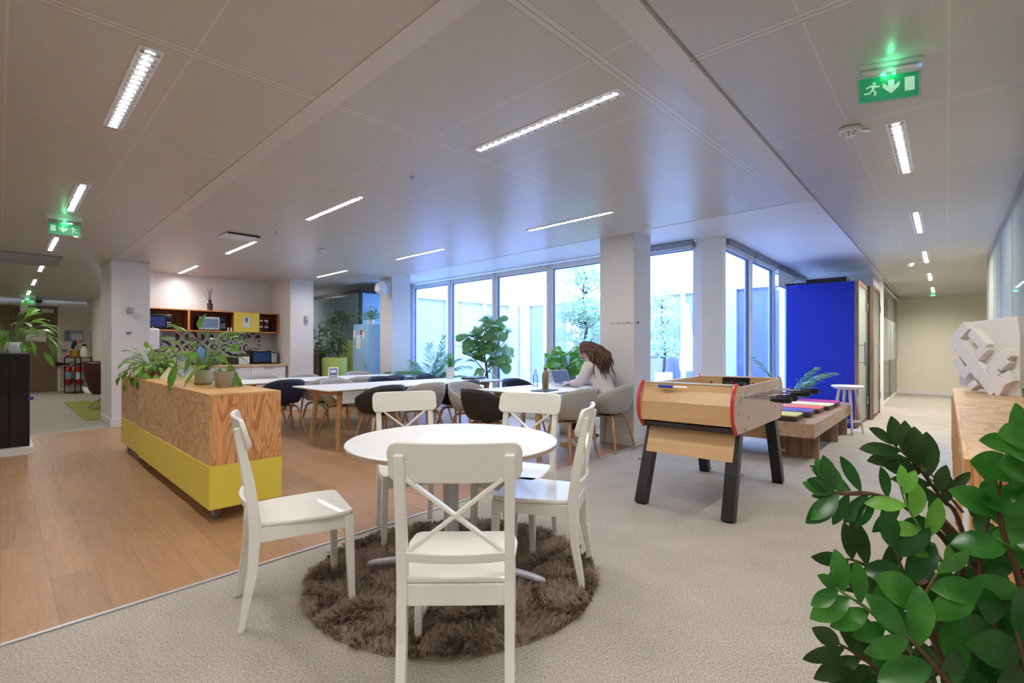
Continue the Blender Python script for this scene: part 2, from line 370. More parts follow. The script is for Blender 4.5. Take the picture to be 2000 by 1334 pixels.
        if bevel: q = o.modifiers.new('bevel', 'BEVEL'); q.width = bevel; q.segments = seg; q.limit_method = 'ANGLE'; q.angle_limit = R(35)
        return o
def box(x0, x1, y0, y1, z0, z1): return MB().box(x0, x1, y0, y1, z0, z1)
def tag(o, label, cat, group=None):
    o['label'] = label; o['category'] = cat
    if group: o['group'] = group
    return o
def thing(name, label, cat, loc=(0,0,0), rz=0., group=None):
    o = bpy.data.objects.new(name, None); C.objects.link(o); o.location = loc; o.rotation_euler = (0,0,rz); o.empty_display_size = .1
    return tag(o, label, cat, group)
def struct(o, parent=None):
    o['kind'] = 'structure'; return o
def dup(root, loc, rz, label, group=None):
    r = root.copy(); C.objects.link(r); r.location = loc; r.rotation_euler = (0,0,rz); r['label'] = label
    if group: r['group'] = group
    def rec(src, dst):
        for ch in src.children:
            if ch.get('dupskip'): continue
            c = ch.copy(); C.objects.link(c); c.parent = dst; rec(ch, c)
    rec(root, r); return r
def text_mesh(txt, size, mat, parent, name='lettering', ext=.0006):
    cu = bpy.data.curves.new('t', 'FONT'); cu.body = txt; cu.size = size; cu.extrude = ext; cu.align_x = 'CENTER'; cu.align_y = 'CENTER'
    o = bpy.data.objects.new('t', cu); C.objects.link(o); me = bpy.data.meshes.new_from_object(o)
    bpy.data.objects.remove(o); me.materials.clear(); me.materials.append(M[mat])
    q = bpy.data.objects.new(name, me); C.objects.link(q); q.parent = parent; return q
# ------------------------------------------------------------------ setting
def to1(p): return (p.x*A1.x+p.y*A1.y, p.x*B1.x+p.y*B1.y)
def to2(p): return (p.x*A2.x+p.y*A2.y, p.x*B2.x+p.y*B2.y)
def poly(name, pts, z0, z1, mat, frame=0):
    cv = {0: lambda p: (p.x, p.y), 1: to1, 2: to2}[frame]
    o = MB().prism([cv(p) for p in pts], z0, z1, 'xy').build(name, mat, rz=[0, ROT1, ROT2][frame]); return struct(o)
def sbox(name, x0, x1, y0, y1, z0, z1, mat, frame=1, bevel=0):
    o = box(x0, x1, y0, y1, z0, z1).build(name, mat, rz=[0, ROT1, ROT2][frame], bevel=bevel); return struct(o)
CZ = 2.6; PZ = 2.68
Q = w2(6.72, 2.27)                       # inner corner of the two glazed sides
AF = 6.55                                # facade line (frame 1)
outline = [Q, w2(18, 2.27), w2(18, -4.2), w2(-4.5, -4.2), w2(-4.5, 3.5), w1(-4, 6.5), w1(-1.3, 9.5), w1(-1.3, 19.4), w1(AF, 19.4)]
poly('floor', outline, -.06, 0, 'carpet')
poly('floor', [w2(-4.4, 2.9), w2(5.62, 2.9), w1(AF-.02, 3.0), w1(AF-.02, 9.75), w1(4.45, 9.75), w1(4.45, 9.95), w1(3.95, 9.95), w1(3.95, 10.8), w1(1.72, 10.8), w1(1.72, 9.75), w1(-1.25, 9.75), w1(-3.9, 6.6)], 0, .004, 'floorwood', 1)
def strip(name, p, q, w=.018, z=.006, mat='lightmetal'):
    return struct(MB().beam(Vector((p.x, p.y, z/2+.002)), Vector((q.x, q.y, z/2+.002)), w, z).build(name, mat))
strip('trim_1', w2(-4.4, 2.9), w2(5.62, 2.9)); strip('trim_2', w1(-1.25, 9.75), w1(1.2, 9.75), .015)
# ceilings
T1p = w2(5.33, 1.05)
poly('ceiling', [w2(-4.4, 1.05), T1p, w1(5.24, 10.9), w1(5.24, 19.35), w1(-1.25, 19.35), w1(-1.25, 9.6), w1(-4, 6.5), w2(-4.4, 3.6)], CZ, CZ+.03, 'ceil1', 1)
poly('ceiling', [w2(-4.4, -4.1), w2(17.9, -4.1), w2(17.9, .92), w2(-4.4, .92)], CZ, CZ+.03, 'ceil2', 2)
poly('ceiling', [w2(-4.4, .92), w2(5.4, .92), w2(5.33, 1.05), w2(-4.4, 1.05)], CZ-.004, CZ+.03, 'ceilband', 2)
poly('ceiling', [w2(5.35, .92), w2(17.9, .92), w2(17.9, 2.27), Q, w1(AF, 19.3), w1(5.24, 19.3), T1p], PZ, PZ+.03, 'plaster')
poly('ceiling', outline, 2.76, 3.0, 'wallwarm')  # unseen slab added over the ceilings to stop sky light leaking in
sbox('ceiling', 1.22, 1.335, 1.15, 9.9, CZ-.004, CZ, 'ceilband')
struct(MB().beam(w2(2.37, .925, CZ-.003), w2(2.37, .93, CZ-.003), .02, .006).build('trim_3', 'joint'))
sbox('trim_4', 5.235, 5.25, 1.3, 19.3, CZ-.003, PZ, 'plaster'); sbox('trim_5', 5.35, 17.9, .91, .925, CZ-.004, PZ, 'plaster', 2)
sbox('trim_6', -4, 17.9, .905, .912, CZ-.006, CZ, 'joint', 2)
# enclosing walls
def wseg(name, p, q, z0, z1, mat, th=.1):
    d = (q-p); n = Vector((-d.y, d.x, 0)).normalized()*th
    a = [Vector((v.x, v.y, z0)) for v in (p, q, q+n, p+n)]; b = [Vector((v.x, v.y, z1)) for v in (p, q, q+n, p+n)]
    return struct(MB().hexa(a, b).build(name, mat))
wseg('wall_back', w2(-4.5, -4.2), w2(-4.5, 3.5), 0, 2.76, 'wallwarm', .1)
wseg('wall_backleft', w2(-4.5, 3.5), w1(-4, 6.5), 0, 2.76, 'wallwarm', .1)
wseg('wall_left', w1(-4, 6.5), w1(-1.3, 9.5), 0, 2.76, 'wallwarm', .1)
wseg('wall_hallway', w1(-1.3, 9.5), w1(-1.3, 19.4), 0, 2.76, 'wallwarm', .1)
wseg('wall_right', w2(-4.5, -4.3), w2(18, -4.3), 0, 2.76, 'wallwarm', .1)
wseg('wall_corridor', w2(17.3, -4.2), w2(17.3, 2.3), 0, 2.76, 'wallwarm', -.1)
sbox('baseboard_corridor', 17.28, 17.3, -4.2, 1.0, 0, .1, 'wall', 2)
sbox('wall_end', -1.3, 2.3, 19.4, 19.5, 0, 2.7, 'wallwarm')
sbox('wall_hallway', 1.8, 1.9, 14.9, 19.4, 0, 2.66, 'wallwarm'); sbox('wall_hallway', 2.15, 2.25, 10.95, 14.9, 0, 2.66, 'wallwarm')
sbox('wall_kitchen', 1.2, 4.43, 10.86, 10.96, 0, 2.66, 'wall')
sbox('wall_kitchen', 3.965, 4.43, 10.35, 10.86, 0, 2.66, 'wall')
sbox('wall_lounge', 2.2, 6.6, 15.6, 15.7, 0, 2.76, 'wallwarm')
def column(name, a0, a1, b0, b1, z1, base=True):
    o = sbox(name, a0, a1, b0, b1, 0, z1, 'wall', bevel=.004)
    if base: sbox('baseboard_'+name.split('_')[1], a0-.012, a1+.012, b0-.012, b1, 0, .12, 'wall', bevel=.003)
column('wall_column', 1.205, 1.7, 9.86, 10.86, CZ); column('wall_pillar', 3.965, 4.43, 9.92, 10.37, CZ)
column('wall_pier', 5.3, 5.72, 8.4, 8.84, PZ); column('wall_post', 5.48, 5.9, 3.22, 3.72, PZ)
# facade windows frame 1 : a = AF, b 2.7..9.5
WT = 2.66; WB = .12
def window(n, frame, at, c0, c1, z0=WB, z1=WT, axis='b', fw=.065, blind=0):
    """a window unit: frame, dark gasket, pane.  frame 1 runs along b at a=at; frame 2 runs along a at b=at"""
    rz = ROT1 if frame == 1 else ROT2
    def bx(mb, u0, u1, t0, t1, za, zb):
        return mb.box(at+t0, at+t1, u0, u1, za, zb) if frame == 1 else mb.box(u0, u1, at+t0, at+t1, za, zb)
    m = MB(); bx(m, c0, c1, -.03, .05, z1-fw-.03, z1); bx(m, c0, c1, -.03, .05, z0, z0+fw)
    bx(m, c0, c0+fw, -.03, .05, z0, z1); bx(m, c1-fw, c1, -.03, .05, z0, z1)
    fr = struct(m.build('window_%d' % n, 'frame', rz=rz, bevel=.006))
    g = MB(); i = fw; j = fw+.01
    bx(g, c0+i, c0+j, -.012, .03, z0+i, z1-i-.03); bx(g, c1-j, c1-i, -.012, .03, z0+i, z1-i-.03); bx(g, c0+i, c1-i, -.012, .03, z1-j-.03, z1-i-.03); bx(g, c0+i, c1-i, -.012, .03, z0+i, z0+j)
    g.build('gasket', 'gasket', parent=fr)['kind'] = 'structure'
    p = MB(); bx(p, c0+i, c1-i, .006, .012, z0+i, z1-i-.03); p.build('pane', 'glass', parent=fr)['kind'] = 'structure'
    return fr
bs = [9.5, 8.15, 6.8, 5.45, 4.1, 2.86]
for i in range(5): window(i+1, 1, AF, bs[i+1]+.005, bs[i]-.005)
as_ = [6.82, 8.12, 9.48, 10.85, 11.75]
for i in range(4): window(i+6, 2, 2.27, as_[i]+.005, as_[i+1]-.005)
for i, b in enumerate(bs[1:5]):      # vertical meeting stiles between casements
    sbox('trim_%d' % (7+i), AF-.045, AF+.02, b-.012, b+.012, WB, WT, 'frame')
for i, a in enumerate(as_[1:4]): sbox('trim_%d' % (11+i), a-.02, a+.02, 2.23, 2.3, WB, WT, 'frame', 2)
sbox('trim_14', AF-.05, AF+.1, 2.86, 9.55, 0, WB, 'frame'); sbox('trim_15', 6.8, 11.8, 2.22, 2.4, 0, WB, 'frame', 2)
sbox('wall_facade', AF-.02, AF+.12, 9.5, 15.6, 0, 3.0, 'wall')
# corner pillar between the two glazed sides
struct(MB().prism([(v.x, v.y) for v in (w1(AF-.06, 2.87), w1(AF-.07, 2.79), w2(6.70, 2.2), w2(6.83, 2.2), w2(6.83, 2.42), w1(AF+.15, 2.87))], 0, 2.72, 'xy').build('wall_corner', 'frame'))
# blinds above side windows
def blind(label, a0, a1, z0, frame=2, at=2.27, open_=.0):
    t = thing('roller_blind', label, 'blind', (w2 if frame == 2 else w1)(0, 0), ROT2 if frame == 2 else ROT1, 'roller blinds at the window heads')
    if frame == 2:
        box(a0, a1, at-.11, at-.05, 2.6, 2.675).build('cassette', 'greymetal', t, bevel=.01)
        box(a0+.02, a1-.02, at-.082, at-.078, z0, 2.61).build('cloth', 'frame', t)
        box(a0+.02, a1-.02, at-.09, at-.07, z0-.025, z0).build('bottom_rail', 'lightmetal', t, bevel=.005)
    else:
        box(at-.11, at-.05, a0, a1, 2.6, 2.675).build('cassette', 'greymetal', t, bevel=.01)
        box(at-.082, at-.078, a0+.02, a1-.02, z0, 2.61).build('cloth', 'frame', t)
        box(at-.09, at-.07, a0+.02, a1-.02, z0-.025, z0).build('bottom_rail', 'lightmetal', t, bevel=.005)
    return t
blind('rolled-up blind at the head of the side window next to the corner pillar', 6.88, 8.08, 2.58)
blind('rolled-up blind over the second side window from the corner pillar', 8.16, 9.44, 2.58)
blind('half-lowered grey blind on the side window beside the blue booth', 9.52, 10.8, 2.32)
blind('rolled-up blind over the last side window, half hidden above the blue booth', 10.9, 11.7, 2.58)
blind('rolled-up blind over the window between white column and corner pillar', 2.9, 4.05, 2.58, 1, AF)
# right hand glass wall (frame 2, b=-.48)
GB = -.48
o = sbox('wall_glass', 1.6, 10.28, GB-.012, GB, 0.05, CZ-.05, 'glass_frost', 2)
m = MB(); m.box(1.6, 10.3, GB-.03, GB+.02, CZ-.05, CZ); m.box(1.6, 10.3, GB-.03, GB+.02, 0, .05)
struct(m.build('trim_16', 'greymetal', rz=ROT2)); sbox('trim_17', 10.27, 10.3, GB-.03, GB+.02, 0, CZ, 'greymetal', 2)
for i, a in enumerate((2.9, 4.2, 5.5, 6.8, 8.1, 9.3)): sbox('trim_%d' % (18+i), a-.003, a+.003, GB-.014, GB+.002, .05, CZ-.05, 'greymetal', 2)
sbox('trim_24', 5.42, 5.5, GB-.03, GB+.025, 0, CZ, 'black', 2)
# glazed partition at the left of the corridor
sbox('wall_partition', 12.85, 17.28, 1.02, 1.03, .05, CZ-.06, 'glass_part', 2)
sbox('wall_partition', 12.85, 17.28, 1.012, 1.018, .95, 1.9, 'glass_frost', 2)
m = MB(); m.box(12.8, 17.3, 1.0, 1.05, CZ-.06, CZ); m.box(12.8, 17.3, 1.0, 1.05, 0, .06)
struct(m.build('trim_25', 'wallwarm', rz=ROT2)); sbox('trim_26', 12.78, 12.86, .98, 1.1, 0, PZ, 'frame', 2); sbox('trim_27', 15, 15.01, 1.0, 1.04, 0, CZ, 'greymetal', 2)
sbox('wall_bay', 11.8, 12.79, 1.06, 2.3, 0, PZ, 'wall', 2); sbox('wall_bay', 12.79, 17.3, 2.2, 2.3, 0, PZ, 'wallwarm', 2)
# black trunking over the booths
o = box(9.9, 10.3, 1.25, 1.84, 2.33, 2.42).build('air_conditioner', 'black', rz=ROT2, bevel=.01); tag(o, 'long black air unit on the ceiling above the blue booth', 'air conditioner')
m=MB(); m.box(10.06,10.14,1.83,2.24,2.35,2.39); m.build('bracket','black',parent=o)
# ------------------------------------------------------------------ courtyard outside
CB = 11.4; CA = 12.1; CH = 4.5
poly('floor_courtyard', [w1(AF+.1, CB+.2), w1(CA+.1, CB+.2), w1(CA+.1, 2.6), w2(11.9, 2.36), Q+Vector((.1, .1, 0)), w1(AF+.1, 2.7)], -.1, -.02, 'ext')
def court_wall(name, frame_pts, along, fixed, lo, hi, mull):
    # upper wall, then glazed ground floor: mullions + panes + lintel
    mk = (lambda u0, u1, t0, t1, z0, z1: box(u0, u1, fixed+t0, fixed+t1, z0, z1)) if along == 'a' else (lambda u0, u1, t0, t1, z0, z1: box(fixed+t0, fixed+t1, u0, u1, z0, z1))
    struct(mk(lo, hi, 0, .3, 2.75, CH).build('wall_'+name, 'ext', rz=ROT1)); struct(mk(lo, hi, -.03, .0, 2.62, 2.86).build('trim_40', 'frame', rz=ROT1))
    struct(mk(lo, hi, -.02, .1, -.02, .12).build('trim_41', 'frame', rz=ROT1))
    for i, u in enumerate(mull):
        w = .22 if i % 2 == 0 else .05
        struct(mk(u-w, u+w, -.02, .12, .1, 2.75).build('window_%d' % (20+i), 'frame' if w < .1 else 'ext', rz=ROT1))
    struct(mk(lo, hi, .06, .07, .1, 2.75).build('window_40', 'glass_far' if along == 'b' else 'glass_left', rz=ROT1)); struct(mk(lo, hi, 2.6, 2.7, -.02, 2.9).build('wall_'+name, 'wallwarm', rz=ROT1))
    struct(mk(lo, hi, .1, 2.7, -.08, -.02).build('floor_'+name, 'carpet', rz=ROT1))
    for i in range(int((hi-lo)/1.9)):
        u = lo+.9+i*1.9; struct(mk(u, u+.7, .5, .56, 1.15+.2*(i % 3), 1.9).build('trim_45', 'paper', rz=ROT1)); struct(mk(u-.2, u+.9, 1.0, 1.5, 0, .75).build('trim_46', 'greymetal', rz=ROT1))
court_wall('courtyard_left', None, 'a', CB, AF+.1, CA+.3, [AF+.4, 7.9, 9.2, 10.5, 11.8])
court_wall('courtyard_far', None, 'b', CA, 3.1, CB+.3, [11.2, 10.3, 9.2, 8.0, 6.9, 5.7, 4.6, 3.4])
struct(box(AF, AF+.25, 2.7, CB+.3, 2.72, CH).build('wall_courtyard_near', 'ext', rz=ROT1)); struct(box(6.7, 18, 2.3, 2.5, 2.72, CH).build('wall_courtyard_right', 'ext', rz=ROT2))
# ------------------------------------------------------------------ light
W = bpy.data.worlds.new('sky'); S.world = W; W.use_nodes = True; nt = W.node_tree; bg = nt.nodes['Background']
tc = nt.nodes.new('ShaderNodeTexCoord'); sp = nt.nodes.new('ShaderNodeSeparateXYZ'); rp = nt.nodes.new('ShaderNodeValToRGB')
nt.links.new(tc.outputs['Generated'], sp.inputs[0]); nt.links.new(sp.outputs[2], rp.inputs[0]); nt.links.new(rp.outputs[0], bg.inputs[0])
rp.color_ramp.elements[0].color = (.48, .66, 1, 1); rp.color_ramp.elements[1].color = (.32, .5, 1, 1); bg.inputs[1].default_value = 17
def area(name, parent, sx, sy, power, col, loc, rot=(0, 0, 0), spread=180):
    l = bpy.data.lights.new(name, 'AREA'); l.shape = 'RECTANGLE'; l.size = sx; l.size_y = sy; l.energy = power; l.color = col; l.spread = R(spread)
    o = bpy.data.objects.new(name, l); C.objects.link(o); o.parent = parent; o.location = loc; o.rotation_euler = rot; return o
WARM = (1., .955, .89)
def fixture(label, frame, a, b, power, group, col=WARM, width=.075, L=1.15):
    t = thing('ceiling_light', label, 'ceiling light', (w1 if frame == 1 else w2)(a, b, CZ), ROT1 if frame == 1 else ROT2-PI/2, group)
    h = width/2; m = MB()
    m.box(-h-.012, -h, -L/2-.012, L/2+.012, -.003, -.0005); m.box(h, h+.012, -L/2-.012, L/2+.012, -.003, -.0005); m.box(-h, h, -L/2-.012, -L/2, -.003, -.0005); m.box(-h, h, L/2, L/2+.012, -.003, -.0005)
    m.build('frame', 'whiteplastic', t)
    m = MB()
    for i in range(19):
        y = -L/2+(i+.5)*L/19; m.box(-h, h, y-.003, y+.003, -.014, -.004)
    m.box(-.0015, .0015, -L/2, L/2, -.014, -.004)
    m.build('louvre', 'chrome', t)
    box(-h, h, -L/2, L/2, -.0025, -.0005).build('reflector', 'lightmetal', t)
    area('tube', t, width*.5, L*.97, power, col, (0, 0, -.0035))
    return t
PW = 22
gL = 'louvred ceiling lights'
for a, b, l in [(.49, 3.38, 'big warm louvred ceiling light at the upper left, nearest above the oak floor'), (.49, 6.08, 'louvred ceiling light second from the front in the left row, before the left exit sign'),
                (.49, 8.93, 'louvred ceiling light directly behind the left green exit sign'), (.49, 11.6, 'small louvred ceiling light beyond the air grille in the hallway'),
                (.49, 14.3, 'small louvred ceiling light halfway down the left hallway'), (.49, 17.0, 'farthest ceiling light in the left hallway, before the brown door'),
                (2.33, 2.03, 'long bright louvred ceiling light above the round table and brown rug'), (2.3, 4.71, 'louvred ceiling light above the long table nearest the rug'),
                (2.3, 7.42, 'louvred ceiling light beside the flat dark-edged ceiling box'), (2.29, 10.1, 'ceiling light against the kitchen wall above the open shelves'),
                (4.32, 3.35, 'louvred ceiling light nearest the white column by the windows'), (4.28, 6.05, 'dim louvred ceiling light between the two window-side rows of panels'),
                (4.27, 8.78, 'thin ceiling light beside the pillar right of the kitchen')]:
    fixture(l, 1, a, b, PW, gL)
for a, b in ((.49, .7), (.49, -2.0), (2.33, -.65), (-1.5, 1.9), (-1.5, 4.7), (-1.5, -.8)): fixture('louvred ceiling light behind the viewpoint', 1, a, b, PW, 'ceiling lights behind the viewpoint')
for a, l in ((4.41, 'yellowish louvred ceiling light nearest in the right corridor, below the exit sign'), (7.06, 'second louvred ceiling light along the right corridor'),
             (9.75, 'third louvred ceiling light along the right corridor'), (12.45, 'fourth small ceiling light along the right corridor'), (15.2, 'farthest tiny ceiling light by the end wall of the right corridor')):
    fixture(l, 2, a, .235, PW*(1.2 if a < 9 else 3.8), 'corridor ceiling lights', (1, .93, .8))
for a in (1.7, -1.0, -3.0): fixture('louvred corridor ceiling light behind the viewpoint', 2, a, .235, PW*.8, 'ceiling lights behind the viewpoint')
for a in (5.0, 7.8): fixture('ceiling light in the office behind the frosted glass wall', 2, a, -2.3, PW, 'office ceiling lights')
for a, b in ((4.6, 12.6), (5.7, 14.3)): fixture('ceiling light in the lounge behind the kitchen pillar', 1, a, b, PW*1.3, 'lounge ceiling lights')
for i, b in enumerate((9.5, 6.5, 3.5)):  # unseen fill lamps added to brighten the glazing across the courtyard
    l = bpy.data.lights.new('courtyard_fill_light', 'POINT'); l.energy = 30; l.color = (.8, .85, 1); l.shadow_soft_size = .3; q = bpy.data.objects.new('courtyard_fill_light', l); C.objects.link(q); q.location = w1(CA+1.3, b, 2.4)
l = bpy.data.lights.new('courtyard_fill_light', 'POINT'); l.energy = 30; l.color = (.8, .85, 1); l.shadow_soft_size = .3; q = bpy.data.objects.new('courtyard_fill_light', l); C.objects.link(q); q.location = w1(8.6, CB+1.3, 2.4)  # same added fill, behind the left courtyard panes
# kitchen downlight
t = thing('downlight', 'small recessed downlight washing the white wall above the open shelves', 'downlight', w1(2.42, 10.45, CZ), ROT1)
MB().lathe([(.05, -.004), (.05, 0), (.034, 0), (.034, -.004), (.05, -.004)], 20).build('trim_ring', 'whiteplastic', t)
l = bpy.data.lights.new('spot', 'SPOT'); l.energy = 4; l.spot_size = R(78); l.spot_blend = .35; l.color = (1, .93, .85); l.shadow_soft_size = .02
q = bpy.data.objects.new('spot', l); C.objects.link(q); q.parent = t; q.location = (0, .1, -.02); q.rotation_euler = (R(8), 0, 0)
# ------------------------------------------------------------------ white wooden X-back chairs round the table
def make_xchair(label):
    t = thing('dining_chair', label, 'chair', group='white wooden cross-back chairs')
    # local: facing +y, seat centre at origin, z from floor
    sh = [(-.17,-.215),(.17,-.215),(.195,-.1),(.215,.1),(.205,.19),(.18,.21),(-.18,.21),(-.205,.19),(-.215,.1),(-.195,-.1)]
    MB().prism(sh, .43, .452, 'xy').build('seat', 'white', t, bevel=.009, seg=3)
    for s in (-1, 1):
        MB().beam((s*.186,.187,.43), (s*.196,.2,0), .042, .042, (0,1,0), .028, .028).build('leg', 'white', t, bevel=.004)
        m = MB(); x = .178
        pr = [(-.262,0),(-.218,.24),(-.207,.44),(-.228,.62),(-.275,.872)]; wd = [.026,.04,.05,.042,.03]
        poly_ = [(y-w/2, z) for (y, z), w in zip(pr, wd)]+[(y+w/2, z) for (y, z), w in reversed(list(zip(pr, wd)))]
        m.prism(poly_, s*x-.017, s*x+.017, 'yz'); m.build('leg', 'white', t, bevel=.004)
        box(s*.178-.011, s*.178+.011, -.2, .18, .368, .43).build('apron', 'white', t, bevel=.002)
    box(-.172, .172, .178, .2, .368, .43).build('apron', 'white', t, bevel=.002)
    box(-.165, .165, -.222, -.2, .36, .43).build('apron', 'white', t, bevel=.002)
    def railm(hw, z0, z1, y0, sag, th, lean=.1, n=31, round_=.034):
        m = MB(); vs = []; k = 0
        for i in range(n):
            q_ = -1+2*i/(n-1); u = math.sin(q_*PI/2)*.35+.65*(abs(q_)**.8)*(1 if q_ > 0 else -1); e = max(0, abs(u)-.84)/.16; dz = round_*(1-math.sqrt(max(0, 1-e*e)))
            y = y0-sag*(1-u*u)
            for (zz, yy) in ((z0+dz, 0), (z1-dz, -lean*(z1-z0)*2)):
                vs += [(u*hw, y+yy, zz), (u*hw, y+yy+th, zz)]
        fs = []
        for i in range(n-1):
            a = i*4; b = a+4
            fs += [(a, b, b+2, a+2), (a+1, a+3, b+3, b+1), (a, a+1, b+1, b), (a+2, b+2, b+3, a+3)]
        fs += [(0, 2, 3, 1), ((n-1)*4, (n-1)*4+1, (n-1)*4+3, (n-1)*4+2)]
        return m.add(vs, fs)
    railm(.22, .776, .913, -.24, .03, .02).build('back_rail', 'white', t, smooth=True, bevel=.006, seg=3, ang=50)
    railm(.166, .512, .545, -.235, .022, .018, .08, round_=0).build('lower_rail', 'white', t, smooth=True, bevel=.003, ang=50)
    for s in (-1, 1):
        MB().beam((-s*.158,-.222,.54), (s*.158,-.254,.79), .012, .026, (0,1,0)).build('cross_slat', 'white', t, bevel=.002)
    return t
x0 = make_xchair('white cross-back chair seen from behind, nearest the camera at the round table')
def face(dx, dy): return math.atan2(dy, dx)-PI/2
x0.location = (-.19, 1.87, 0); x0.rotation_euler.z = R(1.0)
gx = 'white wooden cross-back chairs'
dup(x0, (-1.03, 2.42, 0), face(.86, .52), 'white cross-back chair pulled out at the left, seen side on', gx)
dup(x0, (-.66, 3.25, 0), face(.36, -.93), 'white cross-back chair facing us behind the left half of the round table', gx)
dup(x0, (.02, 3.14, 0), face(-.4, -.92), 'white cross-back chair facing us behind the right half of the round table', gx)
dup(x0, (.15, 2.71, 0), face(-.96, .27), 'white cross-back chair at the right of the round table, tucked in side on', gx)
# round table
tx, ty = -.31, 2.62
t = thing('round_table', 'round white table on a silver pedestal standing on the shaggy brown rug', 'table', (tx, ty, 0))
MB().lathe([(0,.738),(.54,.738),(.545,.734),(.545,.73),(0,.73)], 72).build('table_top', 'whitetop', t, smooth=True)
MB().lathe([(0,.73),(.543,.73),(.541,.712),(.52,.71),(0,.71)], 72).build('table_edge', 'beechgrey', t, smooth=True)
m = MB(); m.tube([(0,0,.06),(0,0,.70)], .03, 20); m.build('column', 'lightmetal', t, smooth=True)
MB().lathe([(0,.7),(.16,.7),(.16,.71),(0,.71)], 24).build('mounting_plate', 'lightmetal', t, smooth=True)
for k in range(4):
    a = R(168)+k*PI/2; d = Vector((math.cos(a), math.sin(a), 0))
    MB().tube([d*.01+Vector((0,0,.19)), d*.12+Vector((0,0,.135)), d*.3+Vector((0,0,.075)), d*.43+Vector((0,0,.05)), d*.475+Vector((0,0,.035)), d*.485+Vector((0,0,.008))], [.022,.022,.02,.019,.019,.017], 10).build('foot', 'lightmetal', t, smooth=True, ang=60)
# shag rug
def shag(cx, cy, r, n, mat, seed=3):
    rng = np.random.default_rng(seed); K = 12
    rad = r*np.sqrt(rng.random(n)); th = rng.random(n)*2*PI
    tx_ = cx+rad*np.cos(th); ty_ = cy+rad*np.sin(th)
    ang = 3.0*np.sin(tx_*9+1.3*np.cos(ty_*7))+2.6*np.cos(ty_*10+1.7*np.sin(tx_*6.))+rng.normal(0, .6, n)
    lean = .012+.022*rng.random(n); H = .03+.022*rng.random(n)
    N = n*K; cxs = np.repeat(tx_, K)+rng.normal(0, .0028, N); cys = np.repeat(ty_, K)+rng.normal(0, .0028, N)
    A = np.repeat(ang, K); Ln = np.repeat(lean, K)*(.8+.4*rng.random(N)); Hh = np.repeat(H, K)*(.75+.4*rng.random(N))
    fa = rng.random(N)*2*PI; fl = .007*rng.random(N)            # tips fan out of each tuft
    wa = rng.random(N)*PI; w = .0016+.0012*rng.random(N)
    dx = np.cos(A); dy = np.sin(A); wx = np.cos(wa)*w; wy = np.sin(wa)*w; fx = np.cos(fa)*fl; fy = np.sin(fa)*fl
    z0 = np.full(N, .004)
    V = np.stack([np.stack([cxs-wx, cys-wy, z0], 1), np.stack([cxs+wx, cys+wy, z0], 1),
                  np.stack([cxs+dx*Ln*.45+wx+fx*.5, cys+dy*Ln*.45+wy+fy*.5, Hh*.7], 1), np.stack([cxs+dx*Ln*.45-wx+fx*.5, cys+dy*Ln*.45-wy+fy*.5, Hh*.7], 1),
                  np.stack([cxs+dx*Ln*1.3+fx*1.4, cys+dy*Ln*1.3+fy*1.4, Hh], 1)], 1).reshape(-1, 3)
    b = np.arange(N)*5
    loops = np.stack([b, b+1, b+2, b+3, b+3, b+2, b+4], 1).reshape(-1)
    me = bpy.data.meshes.new('pile'); me.vertices.add(N*5); me.vertices.foreach_set('co', V.astype('f').reshape(-1))
    me.loops.add(N*7); me.loops.foreach_set('vertex_index', loops.astype('i'))
    me.polygons.add(N*2); st = np.stack([np.arange(N)*7, np.arange(N)*7+4], 1).reshape(-1); me.polygons.foreach_set('loop_start', st.astype('i'))
    me.update(calc_edges=True); me.validate(); me.materials.append(M[mat])
    o = bpy.data.objects.new('pile', me); C.objects.link(o); return o
t = thing('shaggy_rug', 'round shaggy taupe-brown rug under the white round table', 'rug', (-.31, 2.69, 0))
MB().lathe([(0,0),(.75,0),(.75,.008),(0,.012)], 64).build('backing', 'pile', t)
o = shag(0, 0, .755, 12000, 'pile'); o.parent = t; o['kind'] = 'stuff'
# ------------------------------------------------------------------ shell armchairs with wooden legs
def rimz(th):      # th: 0 = back, pi = front
    pts = [(0,.79),(.5,.785),(.9,.755),(1.3,.7),(1.7,.655),(2.0,.62),(2.25,.53),(2.5,.462),(PI,.455)]
    for i in range(len(pts)-1):
        if th <= pts[i+1][0]: f = (th-pts[i][0])/(pts[i+1][0]-pts[i][0]); return pts[i][1]*(1-f)+pts[i+1][1]*f
    return pts[-1][1]
def make_shell_mesh():
    nu, nv = 44, 14; m = MB()
    def fn(u, v):
        th = -PI+2*PI*u; rz = rimz(abs(th)); s, c = math.sin(th), math.cos(th)
        if v < .5:
            q = v/.5; r = q**.8*.9; z = .432+.018*q*q; rr = .205*r; rx, ry = rr*1.12, rr*1.05
            if q > .7: rx += .02*(q-.7); 
        else:
            q = (v-.5)/.5; base = .452; z = base+(rz-base)*q
            e = math.sin(min(1, q*1.35)*PI/2) if rz > .5 else q*.35
            wall = min(1, max(0, (rz-.46)/.15))
            rx = .2+(.07)*e*wall+.01; ry = .19+(.062)*e*wall+.01
        n = 2.6; k = (abs(s)**n+abs(c)**n)**(-1/n)
        return (s*k*rx, -c*k*ry+.0-(.02*max(0, c)*(z-.45)/.34), z)
    m.grid(fn, nu, nv, wrap=True); return m
